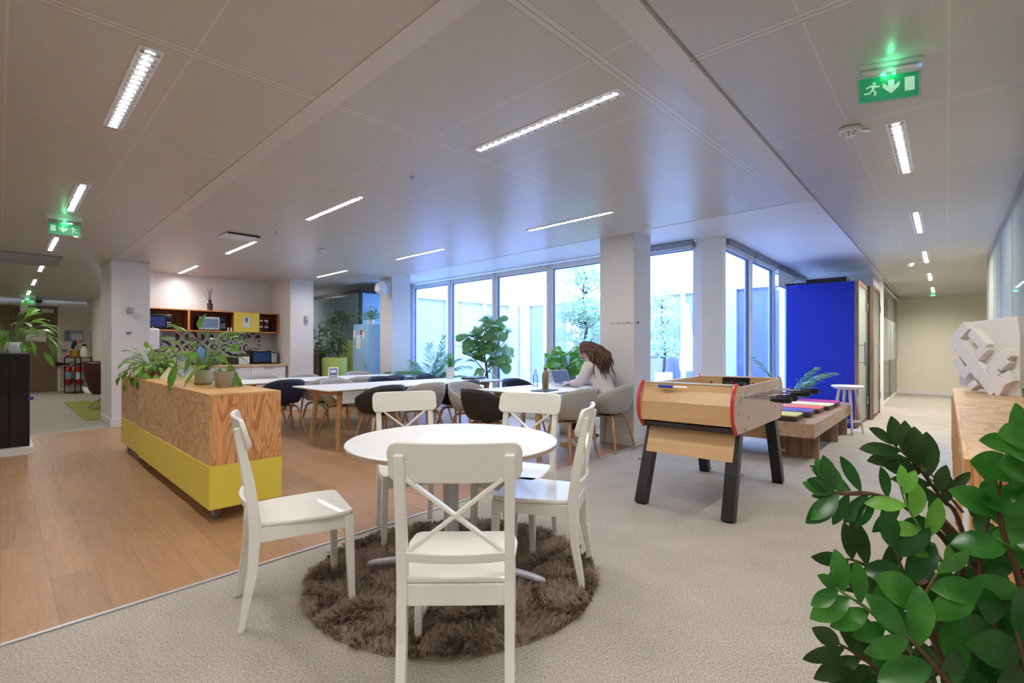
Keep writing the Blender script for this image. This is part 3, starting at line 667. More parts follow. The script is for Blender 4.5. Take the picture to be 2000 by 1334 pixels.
def make_shell_chair(mat, label, group):
    t = thing('shell_armchair', label, 'chair', group=group)
    o = make_shell_mesh().build('shell', mat, t, smooth=True, ang=180, solid=.011, solo=-1)
    if mat != 'cushionless': pass
    for sx, sy in ((-1,-1),(1,-1),(1,1),(-1,1)):
        MB().tube([(sx*.02,sy*.015,.405),(sx*.12,sy*.1,.405),(sx*.15,sy*.125,.395),(sx*.168,sy*.14,.365),(sx*.222,sy*.2,.1),(sx*.242,sy*.22,0)], [.013,.016,.017,.017,.013,.011], 8).build('leg', 'oak', t, smooth=True, ang=60)
    MB().lathe([(0,.41),(.07,.41),(.07,.43),(0,.436)], 16).build('mount', 'black', t)
    return t
protos = {}
def shell_chair(mat, a, b, rz, label, frame=1):
    g = {'greyshell': 'light grey shell armchairs', 'blackshell': 'black shell armchairs', 'navyshell': 'black shell armchairs', 'steelblue': 'black shell armchairs'}[mat]
    loc = w1(a, b, .004); loc.z = .004
    if mat not in protos: protos[mat] = make_shell_chair(mat, label, g); protos[mat].location = loc; protos[mat].rotation_euler.z = rz; return protos[mat]
    return dup(protos[mat], loc, rz, label, g)
FB = ROT1; FM = ROT1+PI; FA = ROT1-PI/2     # facing +B, -B, +A
# table nearest the rug
for mat, a, j, l in (('blackshell', 3.2, .0, 'large black shell chair on the near side of the long table, leftmost there'),
                     ('greyshell', 3.82, -.05, 'light grey shell chair between two dark ones on the near side of the long table'),
                     ('blackshell', 4.42, .05, 'dark shell chair on the near side of the long table, behind the beige shell chair')):
    shell_chair(mat, a, 5.34, FB+j, l)
for mat, a, j, l in (('greyshell', 3.36, .1, 'grey shell chair on the far side of the nearer long table, leftmost there'),
                     ('navyshell', 4.1, -.06, 'navy shell chair on the far side of the nearer long table, between grey and slate'),
                     ('steelblue', 4.93, .05, 'slate shell chair on the far side of the long table, below the palm')):
    shell_chair(mat, a, 6.6, FM+j, l)
# second long table
for mat, a, j, l in (('navyshell', 2.8, .0, 'navy shell chair beside the corner of the plywood island'), ('greyshell', 3.38, .08, 'grey shell chair seen from behind at the farther long table, next to the navy one'),
                     ('greyshell', 3.96, -.05, 'grey shell chair seen from behind at the farther table, below the tablet stand'), ('steelblue', 4.52, .04, 'slate shell chair seen from behind at the farther table, below the blue locker')):
    shell_chair(mat, a, 7.28, FB+j, l)
for mat, a, j, l in (('greyshell', 3.0, .0, 'grey shell chair beyond the farther table, in front of the white kitchen drawers'), ('greyshell', 3.7, .05, 'grey shell chair beyond the farther table, in front of the pillar'),
                     ('greyshell', 4.74, .05, 'grey shell chair beyond the farther table, behind the tablet stand')):
    shell_chair(mat, a, 8.5, FM+j, l)
# table with the woman
shell_chair('greyshell', 5.15, 3.36, FB+.05, 'grey shell chair the woman sits on, beside the white column')
shell_chair('greyshell', 4.4, 3.38, FB-.08, 'empty grey shell chair beside the woman, on her left')
shell_chair('blackshell', 3.72, 3.98, FA+.02, 'black shell chair at the left end of the table where the woman sits')
shell_chair('greyshell', 4.12, 4.7, FM+.02, 'beige-grey shell chair with its inside showing, right behind the black end chair')
shell_chair('navyshell', 5.08, 4.72, FM-.03, 'dark navy shell chair across the table from the woman, below the fig plant')
def long_table(label, a0, a1, b0, b1):
    t = thing('long_table', label, 'table', w1((a0+a1)/2, (b0+b1)/2, .004), ROT1, 'long white tables with oak legs'); w = (a1-a0)/2; d = (b1-b0)/2
    MB().prism([(-w,-d),(w,-d),(w,d),(-w,d)], .722, .736, 'xy').build('table_top', 'whitetop', t, bevel=.003)
    MB().hexa([(-w+.04,-d+.04,.71),(w-.04,-d+.04,.71),(w-.04,d-.04,.71),(-w+.04,d-.04,.71)], [(-w+.003,-d+.003,.722),(w-.003,-d+.003,.722),(w-.003,d-.003,.722),(-w+.003,d-.003,.722)]).build('table_edge', 'oak', t)
    for sx in (-1, 1):
        box(sx*(w-.22)-.03, sx*(w-.22)+.03, -d+.14, d-.14, .655, .71).build('cross_beam', 'oak', t)
        for sy in (-1, 1):
            MB().tube([(sx*(w-.24),sy*(d-.19),.71),(sx*(w-.225),sy*(d-.175),.5),(sx*(w-.18),sy*(d-.13),0)], [.032,.031,.018], 12).build('leg', 'oak', t, smooth=True, ang=60)
    return t
long_table('long white table with slanted oak legs, nearest the round table', 2.59, 5.43, 5.43, 6.42)
long_table('farther long white table between the island and the kitchen pillar', 2.26, 5.06, 7.34, 8.32)
long_table('white table with oak legs where the woman works', 3.88, 5.32, 3.42, 4.38)
# ------------------------------------------------------------------ plywood and yellow island on castors
t = thing('kitchen_island', 'long plywood island with yellow base on castors, plants standing on top', 'island', w1(1.0, 3.86, .004), ROT1)
LI = 3.64; L1 = 2.5      # near unit then far unit along +y
for k, (y0, y1, off) in enumerate(((0, L1, 0), (L1+.004, LI, .012))):
    u = box(off, .475, y0, y1, .4, .882).build('cabinet_body', 'plyside', t, bevel=.002)
    if k == 0: box(.002, .473, -.003, 0, .402, .88).build('end_panel', 'plyend', t)
    box(off-.004, .479, y0-.004, y1, .1, .4).build('yellow_base', 'yellow', t, bevel=.002)
    box(off, .475, y0, y1, .882, .896).build('top_panel', 'plytop', t, bevel=.002)
for x in (.07, .41):
    for y in (.12, 2.3, 2.75, 3.5):
        c = box(x-.03, x+.03, y-.035, y+.035, .088, .1).build('castor', 'alu', t)
        box(x-.022, x-.017, y-.02, y+.03, .03, .09).build('fork', 'alu', c); box(x+.017, x+.022, y-.02, y+.03, .03, .09).build('fork', 'alu', c)
        MB().lathe([(0,-.012),(.036,-.012),(.04,-.006),(.04,.006),(.036,.012),(0,.012)], 20).build('wheel', 'greymetal', c, smooth=True, loc=(x, y+.02, .04), rot=(0, R(90), 0))
# ------------------------------------------------------------------ table football
t = thing('football_table', 'wooden table football game with red trim and black legs', 'football table', (1.72, 4.22, 0), ROT2)
LX, LY = .655, .355     # half sizes: x long, y wide (near side with handles = -y)
side = [(-LX+.06,.955),(-LX+.015,.93),(-LX-.03,.86),(-LX-.04,.78),(-LX-.03,.70),(-LX+.01,.645),(-LX+.06,.6),(LX-.06,.6),(LX-.01,.645),(LX+.03,.70),(LX+.04,.78),(LX+.03,.86),(LX-.015,.93),(LX-.06,.955),(LX-.12,.945),(-LX+.14,.935)]
for s in (-1, 1):
    p = MB().prism(side, s*LY-.011, s*LY+.011, 'xz').build('side_panel', 'beechgrey', t)
    for e in (-1, 1):
        pts = [Vector((e*x*-1 if e > 0 else x, s*LY, z)) for x, z in side[:7]]
        MB().tube([Vector((-v.x*e if e > 0 else v.x, v.y, v.z)) if False else v for v in pts], .013, 8).build('red_edging', 'red', p, smooth=True)
    for bx_, bz in ((-.56, .83), (-.58, .75), (-.35, .7), (-.42, .62), (.4, .72), (.5, .64)):
        MB().lathe([(0,-.004),(.012,-.004),(.012,.004),(0,.006)], 12).build('bolt', 'chrome', p, loc=(bx_, s*(LY+.013), bz), rot=(R(90)*(1 if s < 0 else -1), 0, 0))
for e in (-1, 1):
    m = MB(); x = e*LX
    m.hexa([(x-e*.06,-LY,.945),(x-e*.06,LY,.945),(x-e*.045,LY,.935),(x-e*.045,-LY,.935)], [(x+e*.022,-LY,.805),(x+e*.022,LY,.805),(x+e*.005,LY,.8),(x+e*.005,-LY,.8)])
    m.build('upper_end_panel', 'beech', t)
    m = MB(); m.hexa([(x+e*.022,-LY,.803),(x+e*.022,LY,.803),(x+e*.0,LY,.803),(x+e*.0,-LY,.803)], [(x+e*.012,-LY,.66),(x+e*.012,LY,.66),(x-e*.01,LY,.66),(x-e*.01,-LY,.66)])
    m.build('lower_end_panel', 'beech', t)
    box(min(x-e*.09, x-e*.045), max(x-e*.09, x-e*.045), -LY, LY, .74, .95).build('inner_end_wall', 'beech', t)
    g = box(min(x-e*.1, x-e*.089), max(x-e*.1, x-e*.089), -.12, .12, .79, .945).build('goal', 'black', t); box(min(x-e*.104, x-e*.1), max(x-e*.104, x-e*.1), -.1, .1, .8, .9).build('net', 'green', g)
    box(min(x-e*.07,x-e*.04), max(x-e*.07,x-e*.04), -LY+.01, LY-.01, .948, .956).build('top_rail', 'whiteplastic', t)
box(-LX+.05, LX-.05, -LY+.01, LY-.01, .6, .64).build('bottom_tray', 'brown', t)
box(-LX+.09, LX-.09, -LY+.015, LY-.015, .77, .785).build('playfield', 'green', t)
for s in (-1, 1): box(-LX+.09, LX-.09, s*(LY-.02)-.008, s*(LY-.02)+.008, .77, .93).build('inner_side_wall', 'beech', t)
for sx in (-1, 1):
    for sy in (-1, 1):
        l = MB().beam((sx*.47, sy*.315, .64), (sx*.69, sy*.33, 0), .085, .085, (0,1,0)).build('leg', 'black', t, bevel=.006)
        MB().lathe([(0,0),(.008,0),(.008,.03),(0,.03)], 8).build('wing_nut', 'chrome', l, loc=(sx*.59, sy*.375, .32), rot=(R(-90*sy), 0, 0))
    m = MB(); m.hexa([(sx*.525-.01,-.33,.59),(sx*.525+.01,-.33,.59),(sx*.525+.01,.33,.59),(sx*.525-.01,.33,.59)], [(sx*.6-.01,-.33,.4),(sx*.6+.01,-.33,.4),(sx*.6+.01,.33,.4),(sx*.6-.01,.33,.4)])
    m.build('tie_panel', 'beech', t)
def rod(x, s, men, team):
    r = MB().tube([(x, -LY-.1 if s > 0 else -LY-.22, .862), (x, LY+.06 if s > 0 else LY+.02, .862)], .008, 10).build('rod', 'chrome', t, smooth=True)
    y = s*(LY+(.2 if s < 0 else .03)); MB().tube([(x, y-s*.0, .862), (x, y+s*.03, .862), (x, y+s*.1, .862), (x, y+s*.125, .862), (x, y+s*.135, .862)], [.015, .02, .024, .022, .01], 14).build('handle', 'blackgloss', r, smooth=True)
    MB().lathe([(.02,-.008),(.02,.008),(.009,.012),(.009,-.012)], 14).build('bearing', 'lightmetal', r, smooth=True, loc=(x, s*(LY+.012), .862), rot=(R(90), 0, 0))
    for i in range(men):
        yy = (i-(men-1)/2)*.62/(men+.4)
        q = MB(); q.lathe([(0,-.07),(.012,-.07),(.012,-.045),(.009,-.03),(.014,.0),(.014,.02),(.007,.026),(.011,.036),(.008,.05),(0,.053)], 10)
        q.build('player', 'redext' if team else 'navyshell', r, smooth=True, loc=(x, yy, .862))
for x, n in ((-.51, 1), (-.34, 3), (.1, 4), (.44, 3)): rod(x, -1, n, 1)
for x, n in ((-.2, 3), (-.05, 4), (.27, 2), (.54, 1)): rod(x, 1, n, 0)
sc = MB().tube([(-LX-.004, -.02, .925), (-LX-.004, .3, .925)], .003, 6).build('score_wire', 'chrome', t)
for i in range(10): MB().lathe([(0,-.005),(.012,-.005),(.012,.005),(0,.005)], 12).build('bead', P('bead_blue', (40, 70, 190), .3) if i == 0 else bpy.data.materials['bead_blue'], sc, loc=(-LX-.004, .09+i*.0115, .925), rot=(R(90), 0, 0))
MB().tube([(-LX+.02,-.02,.925),(-LX-.006,-.02,.925)], .004, 6).build('bracket', 'chrome', sc); MB().tube([(-LX+.02,.3,.925),(-LX-.006,.3,.925)], .004, 6).build('bracket', 'chrome', sc)
# ------------------------------------------------------------------ L bench with cushions
t = thing('bench', 'low brown wooden L-shaped bench with coloured cushions, behind the football table', 'bench', w2(6.0, 1.04), ROT2)
# local: x away (A2), y left (B2)
MB().prism([(0,0),(2.82,0),(2.82,.66),(.55,.66),(.55,1.72),(0,1.72)], .27, .42, 'xy').build('seat_box', 'walnut', t, bevel=.002)
for x0_, x1_, y0_, y1_ in ((.36, .42, .02, .42), (1.62, 1.68, .02, .42), (2.4, 2.46, .02, .42), (.1, .5, 1.1, 1.16)):
    box(x0_, x1_, y0_, y1_, 0, .27).build('leg_panel', 'walnutv', t, bevel=.002)
def cushion(mat, a, b, label, sx=.37, sy=.48, rz=0.):
    t = thing('seat_cushion', label, 'cushion', w2(a, b, .42), ROT2+rz, 'thin square vinyl cushions on the bench')
    def sl(z0, z1, r=.04):
        pts = []
        for cx, cy, a0 in ((sx/2-r, sy/2-r, 0), (-sx/2+r, sy/2-r, 90), (-sx/2+r, -sy/2+r, 180), (sx/2-r, -sy/2+r, 270)):
            for k in range(5): q = R(a0+k*22.5); pts.append((cx+r*math.cos(q), cy+r*math.sin(q)))
        return MB().prism(pts, z0, z1, 'xy')
    sl(0, .055).build('body', 'cushbody', t, bevel=.01); sl(.055, .07).build('cover', mat, t, bevel=.006, seg=3)
    return t
cushion('cushyellow', 6.26, 1.46, 'yellow-green cushion with dark sides, nearest end of the bench')
cushion('purple', 6.72, 1.42, 'purple cushion, second along the bench', rz=.06)
cushion('orange', 7.17, 1.40, 'coral orange cushion in the middle of the row')
cushion('cushlight', 7.64, 1.36, 'pale cream-yellow cushion between the coral and the pink one', rz=-.04)
cushion('magenta', 8.1, 1.36, 'magenta pink cushion farthest along the bench')
# stool
def stool(loc, label):
    t = thing('stool', label, 'stool', loc)
    MB().lathe([(0,.635),(.1,.632),(.17,.65),(.195,.668),(.2,.68),(.19,.688),(.1,.682),(0,.678)], 36).build('seat', 'whiteplastic', t, smooth=True, ang=60)
    tops = []
    for k in range(4):
        a = R(45+90*k); d = Vector((math.cos(a), math.sin(a), 0)); p = d*.1+Vector((0,0,.64)); q = d*.2
        MB().tube([p, q], [.02, .014], 10).build('leg', 'ash', t, smooth=True); tops.append(p.lerp(q, .72))
    for k in range(4): MB().tube([tops[k], tops[(k+1)%4]], .006, 6).build('foot_rest', 'whiteplastic', t)
    return t
stool((4.83, 7.17, 0), 'round white stool with pale wooden legs in front of the blue phone booth').rotation_euler.z = .5
# ------------------------------------------------------------------ phone booths
def booth(mat, a0, label, hgt=2.26):
    t = thing('phone_booth', label, 'phone booth', w2(a0, 1.0), ROT2, None)
    D, Wd = 1.12, .98; r = .07
    # shell profile in x-z (x = depth along corridor): rounded top corners, closed on -x, +x
    def prof(ins):
        p = [(ins, .02)]
        for k in range(7): q = R(180-k*15); p.append((r+ins*0+ (r-ins)*math.cos(q), hgt-r+(r-ins)*math.sin(q)))
        for k in range(7): q = R(90-k*15); p.append((D-r+(r-ins)*math.cos(q), hgt-r+(r-ins)*math.sin(q)))
        p.append((D-ins, .02)); return p
    o, i = prof(0), prof(.06); n = len(o)
    vs = [(x, .05, z) for x, z in o]+[(x, Wd, z) for x, z in o]+[(x, .05, z) for x, z in i]+[(x, Wd, z) for x, z in i]; fs = []
    for k in range(n-1): fs += [(k, k+1, k+1+n, k+n), (k+2*n, k+3*n, k+1+3*n, k+1+2*n), (k, k+2*n, k+1+2*n, k+1), (k+n, k+1+n, k+1+3*n, k+3*n)]
    fs += [(0, n, 3*n, 2*n), (n-1, 3*n-1, 4*n-1, 2*n-1)]
    MB().add(vs, fs).build('shell', mat, t, smooth=True, ang=30)
    box(.05, D-.05, Wd-.04, Wd-.01, .03, hgt-.05).build('back_panel', 'bluegreen', t)
    box(.05, D-.05, .05, Wd-.04, .03, .08).build('floor_plate', 'greymetal', t)
    box(.35, .95, Wd-.4, Wd-.05, .98, 1.01).build('desk', 'oak', t)
    ff = MB(); ff.add([(x, .0, z) for x, z in o]+[(x, .05, z) for x, z in o]+[(x, .0, z) for x, z in i]+[(x, .05, z) for x, z in i], fs).build('door_frame', 'walnutv', t)
    box(.06, D-.06, .015, .03, .06, hgt-.06).build('glass_door', 'glass_frost', t)
    for z in (.35, hgt-.35): box(D-.08, D-.0, -.012, .0, z-.06, z+.06).build('hinge', 'greymetal', t)
    h = MB().tube([(.2,-.06,.95),(.2,-.06,1.32)], .011, 10).build('door_handle', 'alu', t, smooth=True)
    for z in (1.0, 1.27): MB().tube([(.2,-.06,z),(.2,.02,z)], .006, 8).build('post', 'alu', h)
    return t
booth('blue', 9.13, 'tall royal blue felt phone booth with a glass door')
q = booth('bluegreen', 10.42, 'dark green phone booth standing right behind the blue one', 2.3); q.location = w2(10.42, .93)
# ------------------------------------------------------------------ sideboard at the right with the stone relief
t = thing('sideboard', 'plywood sideboard with swirling grain along the right glass wall', 'sideboard', w2(2.15, -.055), ROT2)
LC = 3.91; HC = .86
box(0, LC, -.395, 0, HC-.018, HC).build('top_panel', 'plycab', t, bevel=.001)
box(0, LC, -.0, .012, HC-.06, HC-.0005).build('front_edge', 'plytop', t)
box(0, .02, -.395, 0, .06, HC-.018).build('end_panel', 'plyend', t); box(LC-.02, LC, -.395, 0, .06, HC-.018).build('end_panel', 'plyend', t)
box(.02, LC-.02, -.395, -.38, .06, HC-.018).build('back_panel', 'plyend', t)
box(.02, LC-.02, -.36, -.02, .0, .06).build('plinth', 'yellow', t)
for i in range(6):
    xa = .03+i*(LC-.06)/6; xb = xa+(LC-.06)/6-.006
    d = box(xa, xb, -.016, .004, .27, HC-.065).build('door', 'whitetop', t, bevel=.002); box(xb-.02, xb, .004, .02, .3, HC-.08).build('door_edge', 'oak', d)
    box(xa, xb, -.016, .004, .065, .265).build('drawer', 'yellow', t, bevel=.002)
# relief sculpture
t = thing('stone_relief', 'white stone relief of interlocking diagonal bars standing on the plywood sideboard', 'sculpture', (3.80, 3.93, .86), R(84))
# local x = along slab (far = +x), -? face = +y side towards camera's left ; z up
def zs(u, v):    # crop pixel -> local x, z
    s = u/450.; return (.33-.62*s, .575*(575-v)/480.)
outl = [(90,230),(170,130),(172,100),(530,80),(545,200),(545,575),(430,575),(355,558),(330,530),(250,552),(180,540),(136,535),(136,440),(175,460),(136,400),(136,290),(95,297)]
MB().prism([zs(u-85, v) for u, v in outl], -.035, .06, 'xz').build('slab', 'stone', t, bevel=.004)
bars = [((235,120),(130,225),48),((135,210),(430,555),62),((420,560),(470,470),66),((262,165),(372,275),44),((372,262),(300,335),44),((146,350),(212,462),38),((205,470),(262,405),38),((258,395),(330,470),36),((255,545),(300,505),32),((390,430),(470,340),50),((470,340),(520,300),44),((455,400),(510,350),34),((400,470),(450,420),30),((470,480),(535,445),50)]
m = MB()
for k, ((a, b), (c, d), w) in enumerate(bars):
    p = zs(a-85, b); q = zs(c-85, d); m = MB(); m.beam((p[0], .078+.001*(k % 4), p[1]), (q[0], .078+.001*(k % 4), q[1]), w*1.25*.62/450, .055, (0, 1, 0)); m.build('raised_bar', 'stone', t, bevel=.005)
# ------------------------------------------------------------------ kitchen alcove
KB = 10.855
struct(box(1.72, 3.73, KB-.012, KB, .915, 1.54).build('wall_tiles', 'tiles', rz=ROT1))
sbox('wall_tiles', 3.73, 3.96, KB-.012, KB, .915, 1.54, 'wall')
t = thing('wall_shelf', 'orange-brown open plywood wall shelf with yellow sliding door above the tiles', 'shelf', w1(1.72, 10.85, 1.535), ROT1)
SW, SD, SH = 3.955-1.72, .395, .395
def bb(n, *a, mat='shelfwood', par=None): return box(*a).build(n, mat, par if par is not None else t, bevel=.001)
bb('back_panel', 0, SW, -.012, 0, 0, SH); bb('top_board', 0, SW, -SD, -.012, SH-.02, SH); bb('bottom_board', 0, SW, -SD, -.012, 0, .02)
dv = [onb(px, 10.455)-1.72 for px in (369, 457.5, 505)]
for x in [0.011, dv[0], dv[1], dv[2], SW-.011]: bb('divider', x-.011, x+.011, -SD, -.012, .02, SH-.02)
for z in (0, SH-.02): bb('edge_strip', 0, SW, -SD-.003, -SD, z, z+.02, mat='shelfedge')
for x in (dv[0], SW-.011): bb('edge_strip', x-.018, x+.018 if x < 2 else SW, -SD-.003, -SD, .02, SH-.02, mat='shelfedge')
d = bb('sliding_door', dv[1]-.01, dv[2]+.01, -SD-.018, -SD-.004, .012, SH-.012, mat='yellow')
def flat(n, lab, cat, px0, px1, py0, py1, b, mat, th=.004, group=None, frame=None):
    a0 = onb(px0, b); a1, z0 = onb(px1, b, py1); _, z1 = onb(px1, b, py0)
    o = box(0, a1-a0, -th, 0, z0, z1).build(n, mat, rz=ROT1, loc=w1(a0, b)); tag(o, lab, cat, group)
    if frame:
        m = MB(); w = .018; H = z1-z0; L = a1-a0
        m.box(-w, 0, -th-.006, .0, z0-w, z1+w); m.box(L, L+w, -th-.006, .0, z0-w, z1+w); m.box(0, L, -th-.006, .0, z0-w, z0); m.box(0, L, -th-.006, .0, z1, z1+w); m.build('frame', frame, parent=o)
    return o
o = flat('picture_card', 'small white printed card with grey drawing stuck on the yellow shelf door', 'card', 475, 488, 619.5, 640, 10.43, 'paper', .002)
m = MB(); L_ = onb(488, 10.43)-onb(475, 10.43)
for (x, z, r_) in ((.4,1.7,.02),(.55,1.78,.03),(.35,1.84,.022),(.65,1.70,.018)): m.prism([(x*L_+r_*math.cos(k), z+r_*.8*math.sin(k)) for k in [i*PI/5 for i in range(10)]], -.0035, -.002, 'xz')
MB().prism([(L_*.5+.03*math.cos(k), 1.78+.05*math.sin(k)*(1+.3*math.sin(3*k))) for k in [i*PI/8 for i in range(16)]], -.0035, -.002, 'xz').build('drawing', 'screengrey', parent=o)
def microwave(label, px0, px1, b, z, h, body, door, panel, dpt=.33, open_grey=False):
    a0, a1 = onb(px0, b), onb(px1, b); L = a1-a0
    t = thing('microwave', label, 'microwave', w1(a0, b, z), ROT1)
    box(0, L, 0, dpt, .012, h).build('body', body, t, bevel=.006)
    f = box(.008, L*.76, -.014, 0, .02, h-.008).build('door', door, t, bevel=.004); box(.03, L*.7, -.017, -.014, .055, h-.045).build('window', 'screen' if not open_grey else 'screengrey', f)
    p = box(L*.765, L-.006, -.012, 0, .02, h-.008).build('control_panel', panel, t, bevel=.003)
    box(L*.8, L-.025, -.014, -.012, h-.06, h-.03).build('display', 'screen', p)
    for i in range(3):
        for j in range(3): box(L*.8+j*L*.06, L*.8+j*L*.06+L*.035, -.014, -.012, .05+i*.035, .068+i*.035).build('button', 'lightmetal', p)
    for x in (.03, L-.03): MB().lathe([(0,0),(.012,0),(.012,.014),(0,.014)], 10).build('foot', 'black', t, loc=(x, .04, 0))
    return t
microwave('black microwave in the left bay of the wall shelf', 287, 335.5, 10.52, 1.555, .27, 'black', 'blackgloss', 'blackgloss')
k = microwave('silver and black microwave in the middle bay of the wall shelf', 388, 441, 10.5, 1.555, .262, 'black', 'lightmetal', 'blackgloss', open_grey=True)
microwave('black microwave with silver strip on the right end of the worktop', 492, 541, 10.4, .916, .27, 'black', 'blackgloss', 'greymetal')
def bottle(n, lab, cat, loc, prof, mat, group=None, cap=None, seg=18):
    t = thing(n, lab, cat, loc, 0, group); MB().lathe(prof, seg).build('body', mat, t, smooth=True, ang=60)
    if cap: MB().lathe(cap[0], 12).build('cap', cap[1], t, smooth=True, ang=60)
    return t
a, _ = onb(445.5, 10.5, 650); bottle('shaker', 'small pale shaker beside the silver microwave, left of the pair', 'shaker', w1(a, 10.5, 1.555), [(0,0),(.016,0),(.012,.05),(.006,.07),(0,.07)], 'potwhite', 'shaker pair')
a = onb(451.5, 10.5); bottle('shaker', 'small pale shaker next to the shelf divider, right of the pair', 'shaker', w1(a, 10.5, 1.555), [(0,0),(.016,0),(.012,.05),(.006,.07),(0,.07)], 'potwhite', 'shaker pair')
a = onb(410, 10.6); t = bottle('reed_diffuser', 'dark brown reed diffuser bottle on top of the wall shelf', 'diffuser', w1(a, 10.6, 1.931), [(0,0),(.045,0),(.05,.11),(.048,.14),(.024,.15),(.024,.165),(.034,.17),(.034,.2),(.02,.2),(0,.19)], 'brown')
for k in range(8):
    an = R(k*45+10); q = .02+.05*((k*37) % 10)/10; MB().tube([(0,0,.1),(math.cos(an)*q, math.sin(an)*q*.5, .4+.03*(k % 3))], .0025, 5).build('reed', 'reed', t)
MB().tube([(0,0,.15),(-.14,.0,.38)], .0025, 5).build('reed', 'reed', t)
for i, (px, py, lab, h) in enumerate(((509, 0, 'glass jar with dark coffee, left in the right bay of the wall shelf', .12), (520, 0, 'glass jar with dark coffee, middle of the right shelf bay', .12))):
    for lv in (0, 1):
        a = onb(px, 10.55); z = 1.555+lv*.125 if i else 1.555+lv*.125
        bottle('coffee_jar', lab.replace('jar with', 'jar (%s) with' % ('upper' if lv else 'lower')), 'jar', w1(a, 10.55, z), [(0,0),(.035,0),(.038,.01),(.038,.07),(.03,.085),(0,.085)], 'brown', 'coffee jars in the right shelf bay', cap=([(0,.085),(.034,.085),(.034,.115),(0,.115)], 'paper'))
bottle('bottle', 'tall dark bottle at the right end of the wall shelf', 'bottle', w1(onb(532, 10.6), 10.6, 1.555), [(0,0),(.03,0),(.03,.19),(.012,.24),(.012,.29),(0,.29)], 'black')
# worktop and cabinets
o = box(1.72, 3.955, 10.02, KB-.012, .877, .915).build('worktop', 'counter', rz=ROT1, bevel=.003); tag(o, 'light wooden kitchen worktop under the patterned tiles', 'worktop')
xs = [onb(491, 10.04)-.6*i for i in (2, 1, 0)]+[3.93]
xs = [1.74]+[x for x in xs if x > 1.8]
for i in range(len(xs)-1):
    xa, xb = xs[i]+.003, xs[i+1]-.003
    lab = ['leftmost narrow white drawer unit behind the plywood island', 'white drawer unit second from the left behind the island', 'white drawer unit under the box with a paper notice', 'white drawer unit under the right-hand worktop microwave'][min(i, 3)]
    t = thing('drawer_unit', lab, 'cabinet', w1(xa, 10.06), ROT1, 'white kitchen drawer units'); L = xb-xa
    box(0, L, 0, .76, .1, .874).build('body', 'whiteplastic', t); box(0, L, .04, .76, 0, .1).build('plinth', 'greymetal', t)
    for z0, z1 in ((.7, .872), (.42, .696), (.105, .416)):
        d = box(0, L, -.018, 0, z0, z1).build('drawer', 'whitetop', t, bevel=.002); box(L/2-.09, L/2+.09, -.022, -.018, z1-.045, z1-.005).build('handle', 'lightmetal', d, bevel=.003)
# things on the worktop
a0, a1 = onb(463, 10.4), onb(489, 10.4)
t = thing('storage_box', 'dark box with a white notice on its front, left of the worktop microwave', 'box', w1(a0, 10.42, .916), ROT1)
box(0, a1-a0, 0, .3, 0, .2).build('body', 'cushbody', t, bevel=.005); p = box(.04, a1-a0-.01, -.004, -.001, 0.01, .15).build('notice', 'paper', t)
for i in range(4): box(.07, a1-a0-.05, -.005, -.004, .035+.025*i, .041+.025*i).build('text_line', 'ink', p)
t = bottle('water_bottle', 'large blue water bottle standing on the worktop behind the peace lily', 'bottle', w1(onb(392, 10.5), 10.5, .916), [(0,0),(.075,0),(.075,.24),(.065,.29),(.03,.32),(.03,.36),(0,.36)], 'teal'); 
bottle('bowl', 'dark blue bowl on a stack behind the peace lily leaves', 'bowl', w1(onb(415, 10.4), 10.4, .99), [(0,0),(.05,0),(.11,.12),(.1,.12),(.045,.01),(0,.01)], 'screen')
bottle('canister', 'dark grey canister under the blue bowl', 'canister', w1(onb(415, 10.4), 10.4, .916), [(0,0),(.09,0),(.09,.074),(0,.074)], 'cushbody')
for i, px in enumerate((437, 448, 456)):
    a = onb(px, 10.45); bottle('coffee_tin', ['black tin nearest the blue bowl on the worktop', 'black tin in the middle between bowl and storage box', 'black tin touching the dark storage box'][i], 'tin', w1(a, 10.45, .916), [(0,0),(.045,0),(.045,.15),(0,.15)], ['black', 'brown', 'cushbody'][i], 'tins on the worktop')
bottle('mug', 'white mug on the worktop between the two leafy pots', 'mug', w1(onb(344, 10.4), 10.4, .916), [(0,0),(.04,0),(.045,.1),(.04,.1),(.035,.01),(0,.01)], 'potwhite')
# paper towel dispenser on column side
t = thing('towel_dispenser', 'white paper towel dispenser beside the left column', 'dispenser', w1(1.71, 10.22, 1.2), ROT1)
box(0, .16, -.14, .14, .0, .36).build('body', 'whiteplastic', t, bevel=.03, seg=4); box(.161, .166, -.08, .08, .05, .12).build('window', 'frame', t); MB().lathe([(0,0),(.02,0),(.02,.03),(0,.03)], 12).build('lock', 'copper', t, loc=(.08, -.05, .36))
# wall lamps
def wall_lamp(label, a, b, z):
    t = thing('wall_lamp', label, 'lamp', w1(a, b, z), ROT1, 'round grey wall lamps')
    MB().lathe([(0,-.05),(.038,-.05),(.04,-.045),(.04,.045),(.038,.05),(0,.05)], 24).build('shade', 'greymetal' if 'left' in label else 'lightmetal', t, smooth=True, loc=(0, -.07, 0))
    box(-.02, .02, -.035, .0, -.015, .015).build('bracket', 'greymetal', t); return t
a, z = onb(253, 9.86, 607); wall_lamp('grey cylinder wall lamp on the left column', a, 9.86, z)
a, z = onb(597, 9.92, 621); wall_lamp('pale cylinder wall lamp on the pillar right of the kitchen', a, 9.92, z)
